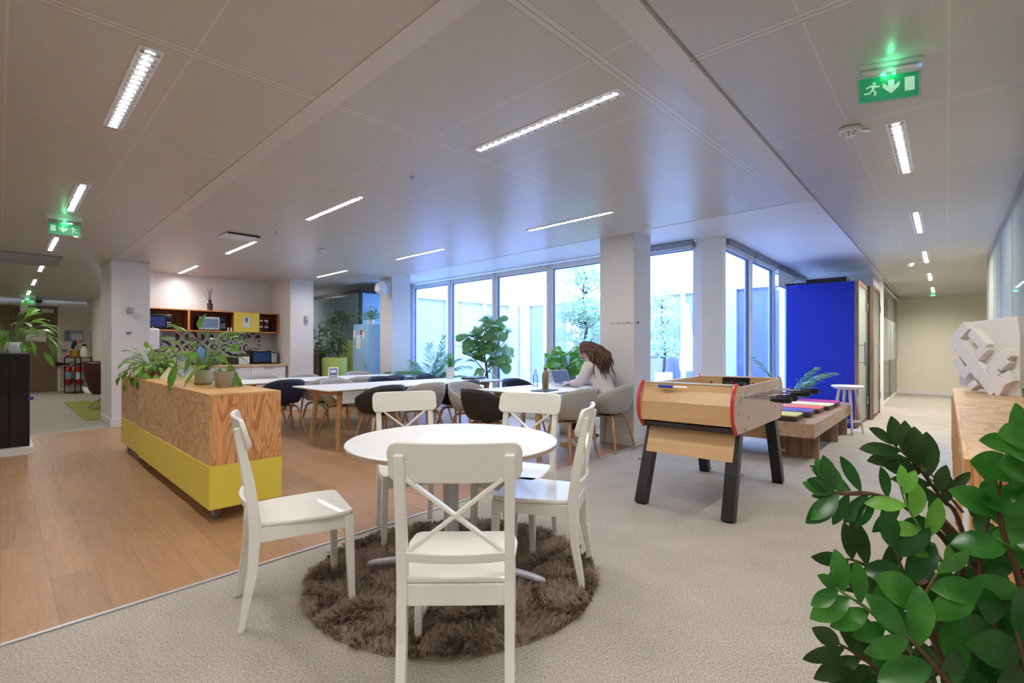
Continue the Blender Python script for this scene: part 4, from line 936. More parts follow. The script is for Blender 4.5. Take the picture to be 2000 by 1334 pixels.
# cup pictogram on the left column
a, z = onb(251, 9.86, 650); t = thing('wall_sign', 'small grey cup pictogram with a line of text on the left column', 'sign', w1(a, 9.859, z), ROT1); t.scale = (.6, 1, .6)
m = MB(); m.prism([(-.06,.02),(.055,.02),(.03,-.03),(-.035,-.03)], -.002, 0, 'xz'); m.build('cup', 'ink', t)
MB().prism([(.05,.022),(.075,.03),(.08,.0),(.05,-.012)], -.002, 0, 'xz').build('cup_handle', 'ink', t); MB().prism([(-.01,.045),(.01,.04),(.02,.09),(.005,.1)], -.002, 0, 'xz').build('steam', 'ink', t)
MB().prism([(-.065,-.05),(.05,-.05),(.05,-.04),(-.065,-.04)], -.002, 0, 'xz').build('saucer', 'ink', t)
text_mesh('Le Café', .035, 'ink', t).location = (0, -.002, -.085); t.children[-1].rotation_euler.x = R(90)
for ch in t.children:
    if ch.name.startswith('lettering'): ch.rotation_euler = (R(90), 0, 0)
# light switches
def switch(label, frame_w, rz, z, h=.16):
    t = thing('light_switch', label, 'switch', frame_w, rz, None); t.location.z = z
    box(-.035, .035, -.008, 0, -h/2, h/2).build('plate', 'greymetal', t, bevel=.002); box(-.02, .02, -.012, -.008, -h/2+.02, h/2-.02).build('rocker', 'whiteplastic', t, bevel=.001); return t
b_, z_ = ona(217, 1.205, 649); switch('narrow light switch plate on the side of the left column', w1(1.205, b_), ROT1-PI/2, z_)
# lettering on the white column
a, z = onb(1219, 3.22, 631)
# the lettering is on the left face (a = 5.48) of the post
b_, z_ = ona(1219, 5.48, 631); t = thing('wall_lettering', 'small dark lettering reading Le Coin de Blore on the white column by the windows', 'sign', w1(5.479, b_, z_), ROT1-PI/2)
q = text_mesh('Le Coin de Blore', .045, 'ink', t); q.rotation_euler = (R(90), 0, 0); q.location = (-.03, -.001, 0)
MB().prism([(.017*math.cos(k*PI/6), .017*math.sin(k*PI/6)) for k in range(12)], -.001, 0, 'xz').build('dot', 'ink', t, loc=(.195, 0, 0))
# loudspeaker on pier
b_, z_ = ona(738, 5.3, 566); t = thing('loudspeaker', 'round white loudspeaker on a wall bracket high on the column left of the windows', 'loudspeaker', w1(5.28, 8.52, 2.4), ROT1)
box(-.03, .02, -.09, .09, -.2, .12).build('bracket_plate', 'whiteplastic', t, bevel=.01); MB().tube([(0,0,0),(-.09,-.02,-.01),(-.14,-.03,-.02)], .03, 12).build('arm', 'whiteplastic', t, smooth=True)
MB().lathe([(0,-.13),(.05,-.12),(.1,-.08),(.125,-.02),(.13,.04),(.12,.06),(.06,.065),(0,.065)], 28).build('horn', 'whiteplastic', t, smooth=True, loc=(-.2, -.1, -.03), rot=(R(78), 0, R(30)))
MB().lathe([(0,0),(.025,0),(.025,.01),(0,.012)], 16).build('driver', 'greymetal', t, smooth=True, loc=(-.23, -.165, -.02), rot=(R(90), 0, R(-60)))
# ------------------------------------------------------------------ ceiling devices
def running_man(u):   # simple pictogram polygons in a 1x1 box scaled by u
    return [[(.52,.86),(.6,.92),(.68,.86),(.64,.78),(.55,.78)], [(.35,.72),(.58,.74),(.66,.62),(.56,.42),(.46,.42),(.5,.56)], [(.35,.72),(.2,.58),(.26,.54),(.4,.64)], [(.6,.7),(.72,.56),(.86,.6),(.84,.66),(.74,.64),(.64,.76)],
            [(.47,.46),(.56,.42),(.7,.32),(.66,.08),(.58,.08),(.6,.28)], [(.46,.46),(.52,.4),(.4,.22),(.14,.22),(.14,.3),(.36,.3)]]
def exit_sign(label, loc, rz, w=.3, h=.15, flip=False, drop=.02):
    t = thing('exit_sign', label, 'exit sign', loc, rz)
    box(-w/2-.015, w/2+.015, -.025, .025, -drop-.022, 0).build('housing', 'whiteplastic', t, bevel=.004)
    box(-w/2-.005, w/2+.005, -.028, .028, -drop-.05, -drop-.03).build('lens', 'clear', t)
    for x in (-.02, .02): MB().lathe([(0,-.006),(.006,-.003),(.006,.003),(0,.006)], 8).build('lamp', 'led', t, loc=(x, -.008, -drop-.058))
    z1 = -drop-.052; z0 = z1-h
    box(-w/2-.012, w/2+.012, .0, .003, z0-.012, z1).build('acrylic_plate', 'clear', t)
    g = box(-w/2, w/2, -.004, .0, z0, z1-.008).build('panel', 'exitgreen', t)
    sx = -1 if flip else 1
    for pl in running_man(1): MB().prism([(sx*(-w*.47+x*h*.72), z0+.02+y*(h-.045)) for x, y in (pl if sx > 0 else pl[::-1])], -.006, -.004, 'xz').build('running_figure', 'exitwhite', g)
    ar = [(-.012,.03),(.012,.03),(.012,-.0),(.034,.02),(.034,-.002),(0,-.036),(-.034,-.002),(-.034,.02),(-.012,0)]
    MB().prism([(sx*.01+x, (z0+z1)/2+y) for x, y in ar], -.006, -.004, 'xz').build('arrow', 'exitwhite', g)
    xa, xb = sorted((sx*w*.27, sx*w*.43)); box(xa, xb, -.006, -.004, z0+.03, z1-.03).build('door_symbol', 'exitwhite', g)
    l = bpy.data.lights.new('green_lamp', 'POINT'); l.energy = .16; l.color = (.1, 1, .4); l.shadow_soft_size = .01
    q = bpy.data.objects.new('green_lamp', l); C.objects.link(q); q.parent = t; q.location = (0, -.035, -drop-.05); return t
p = P3(1735, 135, 2.42); p.z = CZ
exit_sign('large green exit sign with running man hanging from the ceiling at the upper right', p, R(-20), .24, .125, drop=0.)
p = w1(.47, 7.0, CZ); exit_sign('green exit sign hanging from the ceiling at the left, before the air grille', p, ROT1+R(-4), .25, .12, flip=True)
p = w1(.5, 17.9, CZ); exit_sign('small far green exit sign above the brown door', p, ROT1, .26, .13, flip=True, drop=.05)
# tiny far green lamp in corridor
t = thing('emergency_lamp', 'tiny green emergency lamp at the far end of the right corridor ceiling', 'lamp', w2(16.4, .25, CZ), ROT2); box(-.05,.05,-.1,.1,-.03,0).build('housing','whiteplastic',t); box(-.03,.03,-.04,.04,-.045,-.03).build('lens','led',t)
def detector(label, loc, r=.055):
    t = thing('smoke_detector', label, 'smoke detector', loc); MB().lathe([(0,-.05),(r*.5,-.05),(r*.72,-.04),(r*.8,-.025),(r,-.018),(r,0),(0,0)], 28).build('dome', 'whiteplastic', t, smooth=True, ang=50)
    for k in range(8): a = k*PI/4; MB().beam((math.cos(a)*r*.55, math.sin(a)*r*.55, -.047), (math.cos(a)*r*.78, math.sin(a)*r*.78, -.03), .008, .004).build('slot', 'cushbody', t)
    return t
d = detector('round smoke detector on the corridor ceiling joint, beside the near corridor light', hit(1660, 252, CZ-.005), .06)
MB().tube([(.06,0,-.012),(.1,.012,-.006),(.14,.02,-.004)], .007, 8).build('cable', 'whiteplastic', d)
detector('small smoke detector on the ceiling in front of the kitchen pillar', hit(630, 489, CZ-.02), .05)
detector('bluish smoke detector far down the corridor ceiling', hit(1776, 515, CZ-.02), .06)
for px, py, l in ((805, 346, 'small sprinkler head in the middle of the ceiling'), (540, 453, 'tiny sprinkler head above the second long table')):
    t = thing('sprinkler', l, 'sprinkler', hit(px, py, CZ)+Vector((0,0,.003))); MB().lathe([(0,-.01),(.02,-.01),(.024,0),(0,0)], 16).build('rosette', 'chrome', t, smooth=True); MB().tube([(0,0,-.005),(0,0,-.025)], .005, 6).build('nozzle', 'alu', t)
t = thing('ceiling_box', 'flat ceiling box with a dark front edge beside the ceiling light near the kitchen', 'ceiling box', hit(467, 461.5, CZ), ROT1); box(-.18,.18,-.18,.18,-.012,0).build('body', 'whiteplastic', t); box(-.18,.18,-.186,-.18,-.022,0).build('front_edge', 'black', t)
# air grille
t = thing('air_grille', 'grey ceiling air grille at the far left before the hallway', 'air grille', w1(0, 0, CZ), ROT1)
box(-.35, .66, 10.05, 11.3, -.012, -.001).build('panel', 'greymetal', t, bevel=.002)
for i in range(30): box(-.3, .6, 10.1+i*.04, 10.115+i*.04, -.02, -.012).build('fin', 'lightmetal', t)
# downlights hallway camera
t = thing('dome_camera', 'small dark dome camera on the ceiling before the brown door', 'camera', hit(76, 586, CZ)); MB().lathe([(0,-.09),(.05,-.07),(.07,-.03),(.08,0),(0,0)], 20).build('dome', 'black', t, smooth=True)
# ------------------------------------------------------------------ hallway end
E1 = 19.4
def atE(px, py): return onb(px, E1, py)
aD, zD = atE(112, 600)
zD = 2.42
t = struct(box(-1.2, aD, E1-.06, E1, 0, zD).build('door_1', 'doorbrown', rz=ROT1))
aM = onb(32, E1)
for x0_, x1_ in ((aD-.95, aD-.955),): box(x1_, x0_, E1-.065, E1-.058, 0, zD).build('leaf_gap', 'black', parent=None, rz=ROT1).parent = t; 
t.children[0].rotation_euler = (0, 0, 0); t.children[0]['kind'] = 'structure'
struct(box(aD, aD+.06, E1-.08, E1, 0, zD+.05).build('trim_50', 'wallwarm', rz=ROT1)); struct(box(-1.2, aD+.06, E1-.08, E1, zD, zD+.06).build('trim_51', 'wallwarm', rz=ROT1))
sbox('baseboard_end', aD+.06, 1.8, E1-.02, E1, 0, .1, 'wallwarm'); sbox('baseboard_hall', 1.785, 1.8, 14.9, E1, 0, .1, 'wallwarm')
a0, a1 = onb(81, E1-.1), onb(105, E1-.1); t = thing('door_closer', 'white door closer at the top of the brown door', 'door closer', w1(a0, E1-.065, zD-.12), ROT1); box(0, a1-a0, -.06, 0, -.05, .05).build('body', 'whiteplastic', t, bevel=.005); box(-.6, a1-a0-.1, -.03, -.01, .06, .085).build('arm', 'greymetal', t)
def wallitem(n, lab, cat, px0, px1, py0, py1, mat, frame=None, th=.02, b=E1):
    return flat(n, lab, cat, px0, px1, py0, py1, b-.001, mat, th, None, frame)
o = wallitem('evacuation_plan', 'framed evacuation plan on the wall right of the brown door', 'plan', 126.5, 160.5, 647, 666, 'paperblue', 'greymetal')
L_ = onb(160.5, E1)-onb(126.5, E1)
zc = [onb(160, E1, y)[1] for y in (647, 666)]
for i in range(4): box(.02, .1, -.024, -.02, zc[1]+.02+i*.07, zc[1]+.07+i*.07).build('legend', 'ink', o)
for (x, z, w_, h_) in ((.16,.03,.25,.18),(.45,.05,.12,.1),(.2,.1,.08,.12)): box(x, x+w_, -.022, -.02, zc[1]+z, zc[1]+z+h_).build('floor_plan', 'paper', o)
wallitem('notice', 'white notice sheet on the brown door behind the peace lily', 'notice', 50, 90, 645, 667, 'paper', None, .01, E1-.06)
wallitem('access_reader', 'small grey-green access reader beside the brown door', 'reader', 120, 131, 682.5, 688, 'greymetal', None, .04)
wallitem('fire_sign', 'small red fire sign above the left extinguisher', 'sign', 127.5, 135, 694, 699, 'signred', None, .01); wallitem('fire_sign', 'small red fire sign above the right extinguisher, behind the plant stand', 'sign', 148, 157, 693.5, 699.5, 'signred', None, .01)
t = thing('intercom_panel', 'tall narrow grey panel on the hallway side wall', 'panel', w1(1.799, ona(177, 1.8), onb(177, 18.5, 667)[1]), ROT1-PI/2); box(-.08,.08,-.02,0,-.3,.3).build('plate', 'greymetal', t, bevel=.003); box(-.04,.04,-.024,-.02,-.2,.2).build('label_strip', 'paper', t)
def extinguisher(label, px, horn):
    a, z = onb(px, E1-.13, 751); t = thing('fire_extinguisher', label, 'fire extinguisher', w1(a, E1-.13, z), ROT1, None)
    MB().lathe([(0,0),(.08,0),(.09,.02),(.09,.42),(.07,.5),(.03,.54),(.03,.58),(0,.58)], 20).build('cylinder', 'redext', t, smooth=True, ang=60)
    MB().lathe([(.091,.16),(.0915,.17),(.0915,.36),(.091,.37)], 20).build('label_band', 'paperblue' if horn else 'paper', t, smooth=True)
    box(-.03, .03, -.03, .03, .58, .62).build('valve', 'black', t); MB().tube([(0,0,.62),(.14,0,.66),(.2,0,.68)], .01, 6).build('lever', 'black', t); MB().tube([(0,0,.6),(.22,0,.6)], .008, 6).build('lever', 'black', t)
    if horn: MB().tube([(-.02,-.02,.6),(-.1,-.02,.6),(-.26,-.02,.6)], [.015,.03,.07], 12).build('horn', 'black', t, smooth=True)
    else: MB().tube([(-.02,-.03,.6),(-.14,-.04,.56),(-.2,-.04,.4),(-.16,-.04,.2),(-.08,-.06,.08)], .014, 8).build('hose', 'black', t, smooth=True)
    box(-.03, .03, .05, .128, .3, .34).build('wall_bracket', 'greymetal', t)
    return t
extinguisher('red fire extinguisher with black horn, next to the brown door', 132.5, True); extinguisher('red fire extinguisher with black hose, behind the wire plant stand', 153.5, False)
# wire stand with things on top
t = thing('wire_stand', 'tall black wire stand in the hallway before the extinguishers', 'stand', w1(1.5, 18.2, 0), ROT1+.5); h = .98; s_ = .2
for sx in (-1, 1):
    for sy in (-1, 1): box(sx*s_-.01, sx*s_+.01, sy*s_-.01, sy*s_+.01, 0, h).build('post', 'black', t)
for z in (.01, h):
    for s in (-1, 1): box(-s_, s_, s*s_-.01, s*s_+.01, z-.01, z+.01).build('rail', 'black', t); box(s*s_-.01, s*s_+.01, -s_, s_, z-.01, z+.01).build('rail', 'black', t)
box(-s_, s_, -s_, s_, h-.005, h+.008).build('top_plate', 'black', t)
p0 = w1(1.5, 18.2, h+.01)
bottle('tin_box', 'golden tin on the black wire stand', 'tin', p0+Vector((-.1, .02, 0)), [(0,0),(.1,0),(.1,.2),(0,.2)], 'gold')
t = bottle('carafe', 'white carafe with dark stopper on the wire stand', 'carafe', p0+Vector((.13, .05, 0)), [(0,0),(.085,0),(.09,.05),(.08,.2),(.04,.28),(.035,.3),(0,.3)], 'potwhite', cap=([(0,.3),(.045,.3),(.045,.36),(0,.37)], 'black'))
t = thing('bird_lamp', 'dark teal bird ornament with orange beak on the wire stand', 'ornament', p0+Vector((-.08, 0, .2))); MB().tube([(-.06,0,.02),(-.05,0,.12),(.0,0,.22),(.06,0,.24)], [.03,.05,.045,.03], 12).build('body', 'bluegreen', t, smooth=True); MB().tube([(.05,0,.25),(.11,0,.23),(.13,0,.16)], [.028,.025,.008], 10).build('beak', 'orange', t, smooth=True); MB().tube([(.05,0,.2),(.06,0,.0)], .012, 6).build('stand', 'copper', t)
o = box(1.0, 1.8, 11.0, 15.1, 0, .012).build('green_rug', 'greenrug', rz=ROT1, bevel=.004); tag(o, 'moss green rug on the hallway carpet beyond the left column', 'rug')
# lounge chair seen from behind
t = thing('lounge_chair', 'lounge chair with dark red back and white front shell at the hallway rug', 'chair', w1(1.5, 12.9, .012), ROT1)
def lc(u, v):
    a = (u-.5)*2; x = a*.36*(1-.35*(1-v)**2); z = .3+.66*v; y = -.16+.12*v-.1*(1-a*a)-.0+.2*(1-v)**2; return (x, y, z)
MB().grid(lc, 14, 12).build('back_shell', 'darkred', t, smooth=True, ang=180, solid=.03)
MB().grid(lambda u, v: ((u-.5)*.66, .0+.5*v, .3+.06*v+.05*(2*u-1)**2), 10, 6).build('seat_shell', 'white', t, smooth=True, ang=180, solid=.05)
for sx in (-1, 1):
    for sy in (-1, 1): MB().tube([(0,.1,.28),(sx*.26,.1+sy*.24,0)], .01, 8).build('leg', 'chrome', t, smooth=True)
# black machine at left edge
t = thing('coffee_machine', 'tall black machine cabinet on a white plinth at the left edge', 'machine', w1(.24, 8.06, 0), ROT1)
box(-1.0, .03, -.11, .75, 0, .085).build('plinth', 'whiteplastic', t, bevel=.004); box(-.92, 0, 0, .66, .085, 1.165).build('body', 'black', t, bevel=.008)
box(-.92, -.17, -.02, 0, .1, 1.15).build('door', 'blackgloss', t, bevel=.004); box(-.165, 0, -.02, 0, .1, .7).build('door', 'blackgloss', t, bevel=.004); box(-.165, 0, -.02, 0, .71, 1.15).build('side_panel', 'blackgloss', t, bevel=.004)
box(-.42, -.3, -.035, -.02, .95, .975).build('handle', 'greymetal', t, bevel=.004); box(-.02, .03, -.04, -.01, .62, .66).build('latch', 'screen', t)
# ------------------------------------------------------------------ lounge behind the kitchen pillar
t = thing('glass_booth', 'glass meeting booth with black frame behind the light blue locker', 'booth', w1(5.42, 9.8), ROT1)
HBO = 2.5
box(-.03, .03, 0, .06, 0, HBO).build('post', 'black', t); box(1.0, 1.06, 0, .06, 0, HBO).build('post', 'black', t)
box(-.03, .03, .06, 5.2, HBO-.07, HBO).build('top_rail', 'black', t); box(.03, 1.0, 0, .06, HBO-.07, HBO).build('top_rail', 'black', t); box(-.03, .03, .06, 5.2, 0, .1).build('bottom_rail', 'black', t)
box(-.006, .006, .06, 5.2, .1, HBO-.07).build('glass_wall', 'glass_teal', t); box(.03, 1.0, .02, .03, .05, HBO-.07).build('side_panel', 'lblue', t)
for y in (1.4, 2.7, 4.0): box(-.012, .012, y-.01, y+.01, .1, HBO-.07).build('joint', 'greymetal', t)
t = thing('wall_screen', 'pale screen panel behind the teal glass of the booth', 'screen', w1(6.2, 11.3, 1.35), ROT1); box(-.02, .02, 0, 1.3, 0, .62).build('frame', 'greymetal', t); box(-.03, -.02, .05, 1.25, .05, .57).build('panel', 'paper', t)
b0_, z0_ = ona(720, 5.11, 632)
t = thing('metal_locker', 'light blue metal locker with notes stuck on its door', 'locker', w1(5.11, 8.95), ROT1)
box(0, .42, 0, .62, .1, 1.72).build('body', 'lblue', t, bevel=.008); d = box(-.012, 0, .02, .6, .12, 1.6).build('door', 'lblue', t, bevel=.004); box(-.03, -.012, .08, .1, .8, .95).build('handle', 'alu', d); box(.02,.4,.02,.6,0,.1).build('base','black',t)
for y0_, y1_, z_, h_, mt in ((.3,.46,1.22,.28,'paper'),(.22,.3,1.5,.1,'signred'),(.14,.22,1.42,.14,'paper'),(.5,.58,1.44,.16,'paper')): box(-.015, -.012, y0_, y1_, z_, z_+h_).build('note', mt, d)
t = thing('planter', 'tall lime green planter holding the ficus tree', 'planter', w1(5.0, 10.15)); MB().lathe([(0,0),(.25,0),(.27,.02),(.27,1.03),(.25,1.03),(.24,.98),(0,.98)], 40).build('drum', 'lime', t, smooth=True, ang=50); MB().lathe([(0,.97),(.24,.985),(.24,.99),(0,.99)], 24).build('soil', 'soil', t)
o = box(5.3, 5.36, 9.9, 10.7, 0, 1.4).build('screen_panel', 'lime', rz=ROT1, bevel=.01); tag(o, 'lime green upright panel behind the ficus trunk', 'panel')
t = thing('sofa', 'dark brown high-backed sofa with rust seat cushion behind the lime planter', 'sofa', w1(4.75, 11.1), ROT1); box(.35, .5, 0, 2.6, 0, 1.2).build('back', 'brown', t, bevel=.02); box(-.2, .35, 0, 2.6, .1, .4).build('base', 'brown', t, bevel=.02); box(-.2, .35, .02, 2.58, .4, .5).build('seat_cushion', 'orange', t, bevel=.03)
for y in (.1, 2.5): box(-.1, .0, y-.03, y+.03, 0, .1).build('foot', 'black', t)
# ------------------------------------------------------------------ plants
rnd = random.Random(11)
def U(a, b): return rnd.uniform(a, b)
def curve_pts(p0, d0, L, droop, n=6):
    """arching stem: starts along d0, bends down by droop"""
    p = Vector(p0); d = Vector(d0).normalized(); out = [p.copy()]
    for i in range(n):
        d = (d+Vector((0,0,-droop/n))).normalized(); p = p+d*(L/n); out.append(p.copy())
    return out, d
LANCE = ((0,.03),(.1,.4),(.28,.9),(.45,1.),(.65,.8),(.83,.42),(.94,.14),(1,.01))
def petiole_plant(t, base, n, spread, Lp, Ll, Wl, mat, smat='stemgreen', elev=(35, 80), droop=.9, curl=.5, seed=1, zoff=0, pan=None, r0=.03):
    global rnd; rnd = random.Random(seed); st = MB(); lf = MB()
    for i in range(n):
        az = 2*PI*i/n*2.4+U(-.3, .3) if pan is None else R(U(*pan)); el = R(U(*elev)); d = Vector((math.cos(az)*math.cos(el), math.sin(az)*math.cos(el), math.sin(el)))
        L = Lp*U(.65, 1.15); p0 = Vector(base)+Vector((math.cos(az)*r0*U(.1,1), math.sin(az)*r0*U(.1,1), zoff))
        pts, dd = curve_pts(p0, d, L, droop*U(.5, 1.2)*(.4+spread)); st.tube(pts, [.004,.0035,.003,.003,.0025,.002,.002], 5, cap=False)
        ld = (dd+Vector((0,0,-.25))).normalized(); hz = Vector((ld.x, ld.y, 0)); up = Vector((0,0,1)) if hz.length > .05 else Vector((1,0,0))
        up = (up+Vector((U(-.4,.4), U(-.4,.4), 0))).normalized()
        s = U(.75, 1.15); lf.leaf(pts[-1], ld, up, Ll*s, Wl*s, LANCE, curl*U(.6,1.3), .18, .03)
    st.build('stems', smat, t, smooth=True); return lf.build('foliage', mat, t, smooth=True, ang=180)
def pot(t, r0, r1, h, mat, rim=.006, soil=True, seg=28):
    MB().lathe([(0,0),(r0*.93,0),(r0,.008),(r1,h-.004),(r1-.003,h),(r1-rim,h),(r1-rim,h-.025),(0,h-.03)], seg).build('pot', mat, t, smooth=True, ang=50)
    if soil: MB().lathe([(0,h-.03),(r1-rim-.002,h-.028),(r1-rim-.002,h-.022),(0,h-.018)], 20).build('soil', 'soil', t)
ZT = .9
# island: three pots (z top = .9)
def isl(px, py): return hit(px, py, .9)
p = isl(437, 757); t = thing('potted_plant', 'taupe pot with drooping striped leaves at the near end of the island', 'plant', p); pot(t, .052, .073, .13, 'pottaupe')
petiole_plant(t, (0,0,.11), 16, .9, .12, .2, .06, 'leafpale', droop=1.6, seed=4, elev=(40, 75), curl=1.1, pan=(60, 200))
p = isl(397, 751); t = thing('potted_plant', 'tall peace lily in a sage ribbed pot on a saucer, on the island', 'plant', p)
MB().lathe([(0,0),(.062,0),(.072,.018),(.066,.018),(.058,.006),(0,.006)], 24).build('saucer', 'pottaupe', t, smooth=True)
MB().lathe([(0,.008),(.06,.008),(.066,.02),(.068,.125),(.064,.128),(.06,.125),(.06,.1),(0,.1)], 28).build('pot', 'potgreen', t, smooth=True, ang=50); MB().lathe([(0,.1),(.059,.1),(.059,.108),(0,.112)], 20).build('soil', 'soil', t)
petiole_plant(t, (0,0,.1), 38, .6, .33, .18, .062, 'leaf', droop=.8, seed=9, elev=(48, 88), curl=.8)
st = MB()
for q0, q1, L, W in (((-.15,-.12,.19),(-.1,-.3,-.85),.27,.1), ((-.13,.05,.24),(-.5,.1,-.75),.18,.07), ((.15,-.02,.15),(.25,-.1,-.8),.22,.08)):
    st.tube([(0,0,.1),(q0[0]*.5,q0[1]*.5,.24),q0], [.004,.003,.003], 5, cap=False); MB().leaf(q0, q1, (-.3,-.9,.2), L, W, LANCE, .15, .12).build('hanging_leaf', 'leaf', t, smooth=True, ang=180)
st.build('stems', 'stemgreen', t, smooth=True)
p = isl(299, 738); t = thing('potted_plant', 'bushy pothos in a brown pot at the far end of the island', 'plant', p); pot(t, .08, .1, .1, 'terracotta')
petiole_plant(t, (0,0,.09), 80, 1, .2, .105, .05, 'leafpale', droop=.9, seed=21, elev=(25, 86), curl=.6, r0=.09)
petiole_plant(t, (0,0,.09), 70, 1, .25, .1, .045, 'leaf', droop=1.3, seed=22, elev=(5, 70), curl=.6, r0=.09)
# small things on the island
def isle_thing(n, lab, cat, px, py, prof, mat, **k): return bottle(n, lab, cat, isl(px, py), prof, mat, **k)
isle_thing('vase', 'cream bulb-shaped vase behind the hanging lily leaf', 'vase', 372, 747, [(0,0),(.05,0),(.055,.03),(.03,.07),(.012,.09),(.012,.1),(0,.1)], 'cream')
isle_thing('flask', 'clear conical glass flask between the two leafy pots', 'flask', 371, 740, [(0,0),(.055,0),(.058,.02),(.02,.1),(.016,.15),(.02,.152),(0,.152)], 'bottleglass')
isle_thing('jug', 'white glass jug behind the big hanging lily leaf', 'jug', 353, 743, [(0,0),(.07,0),(.075,.1),(.05,.17),(.038,.22),(.045,.25),(.04,.25),(0,.24)], 'bottleglass')
t = thing('napkin_holder', 'white and yellow folded paper tent beside the brown pot', 'napkin holder', isl(331, 739), R(20)); MB().prism([(-.09,0),(.09,0),(.0,.12)], -.03, .03, 'xz').build('folded_paper', 'cream', t); MB().prism([(-.07,.0),(.07,0),(0,.09)], -.034, -.03, 'xz').build('front_sheet', 'paper', t)
isle_thing('trinket', 'small white rough ornament at the far corner of the island', 'ornament', 276, 736, [(0,0),(.03,0),(.045,.03),(.04,.08),(.02,.1),(0,.1)], 'potwhite')
isle_thing('glass', 'small clear glass beside the taupe pot', 'glass', 421, 745, [(0,0),(.03,0),(.034,.1),(.03,.1),(.027,.01),(0,.01)], 'bottleglass')
# peace lily on the black machine
p = Vector((-6.12, 6.08, 1.165)); t = thing('potted_plant', 'peace lily with white flower in a white pot on the black machine', 'plant', p); pot(t, .085, .1, .13, 'potwhite')
petiole_plant(t, (0,0,.12), 62, .8, .36, .2, .06, 'leaf', droop=1.1, seed=31, elev=(20, 85), curl=.8, r0=.07)
MB().tube([(0,0,.12),(.1,-.03,.3),(.19,-.05,.48)], .004, 6).build('flower_stem', 'stemgreen', t, smooth=True); MB().leaf((.19,-.05,.46), (.3,-.1,.5), (-.2,-1,.2), .15, .1, LANCE, .2, .4).build('flower', 'potwhite', t, smooth=True, ang=180)
# palm near the window pier
def palm(t, base, n, L, leafL, mat, seed, elev=(45, 80), droop=1.6, pan=(0, 360), np_=16, W=.016):
    r = random.Random(seed)
    for i in range(n):
        az = R(pan[0]+(pan[1]-pan[0])*(i+r.random()*.7)/n); el = R(r.uniform(*elev)); LL = L*r.uniform(.75, 1.1)
        d = Vector((math.cos(az)*math.cos(el), math.sin(az)*math.cos(el), math.sin(el)))
        pts, dd = curve_pts(base, d, LL, droop*r.uniform(.7, 1.2), 9); m = MB(); m.tube(pts, [.006-.0005*k for k in range(10)], 5, cap=False)
        for k in range(np_):
            s = .3+.7*k/(np_-1); f = s*(len(pts)-1); j = min(int(f), len(pts)-2); p = pts[j].lerp(pts[j+1], f-j); tn = (pts[j+1]-pts[j]).normalized(); sd = tn.cross(Vector((0,0,1))).normalized()
            for sg in (-1, 1): m.leaf(p, (tn*.9+sd*sg*(1.1-.7*s)+Vector((0,0,-.25))), Vector((r.uniform(-1,1), r.uniform(-1,1), .7)), leafL*(1-.45*abs(s-.5)*2)*r.uniform(.85,1.1), W, ((0,.3),(.3,1.),(.7,.7),(1,.02)), .5, .1)
        m.build('frond', mat, t, smooth=True, ang=180)
pl = w1(5.9, 7.9); t = thing('palm', 'areca palm standing on the floor in front of the left windows', 'plant', (pl.x, pl.y, .004)); pot(t, .14, .18, .3, 'potwhite'); palm(t, (0,0,.28), 18, 1.02, .26, 'leafpalm', 5, elev=(50, 84), droop=1.7, np_=26, W=.02)
palm(t, (0,0,.28), 1, 1.3, .22, 'leafpalm', 6, elev=(80, 80), droop=.9, pan=(-45, -44), np_=20, W=.024)
t = thing('potted_plant', 'spiky green plant in a square white pot on the long table end', 'plant', w1(4.97, 6.2, .736), R(10))
MB().hexa([(-.05,-.05,0),(.05,-.05,0),(.05,.05,0),(-.05,.05,0)], [(-.065,-.065,.19),(.065,-.065,.19),(.065,.065,.19),(-.065,.065,.19)]).build('pot', 'potwhite', t, bevel=.004)
m = MB(); r = random.Random(3)
for i in range(60):
    az = r.random()*2*PI; el = R(r.uniform(35, 88)); d = Vector((math.cos(az)*math.cos(el), math.sin(az)*math.cos(el), math.sin(el))); m.leaf((0,0,.18), d, (0,0,1), r.uniform(.18,.33), .014, ((0,.7),(.4,1.),(.8,.6),(1,.02)), r.uniform(.2,.8), .1)
m.build('foliage', 'leafpalm', t, smooth=True, ang=180)
# fiddle leaf fig
FIG = ((0,.12),(.12,.42),(.3,.58),(.5,.74),(.7,1.),(.86,.95),(.96,.6),(1,.15))
pf = w1(6.05, 6.5); t = thing('fiddle_leaf_fig', 'fiddle leaf fig with big rounded leaves before the windows', 'plant', (pf.x, pf.y, .004)); pot(t, .15, .19, .3, 'potwhite')
st = MB(); lf = MB(); r = random.Random(8); ends = []
trunk = [Vector((0,0,.28)), Vector((.02,0,.6)), Vector((-.02,.02,.9)), Vector((-.06,0,1.2)), Vector((-.04,0,1.5)), Vector((0,0,1.72))]
st.tube(trunk, [.02,.018,.016,.014,.011,.007], 8)
br = [trunk]
for z0, dx, dy, L in ((.75,.5,-.1,.5), (.8,-.5,.1,.45), (.95,.55,.1,.5), (1.0,-.35,-.3,.4), (1.15,-.5,0,.35), (1.2,.45,-.2,.45), (.7,.1,-.5,.35), (1.35,.25,.1,.35)):
    p0 = Vector((-.03,0,z0)); d = Vector((dx,dy,.55)).normalized(); b = [p0, p0+d*L*.5, p0+d*L+Vector((0,0,.06))]; st.tube(b, [.011,.009,.006], 6); br.append(b)
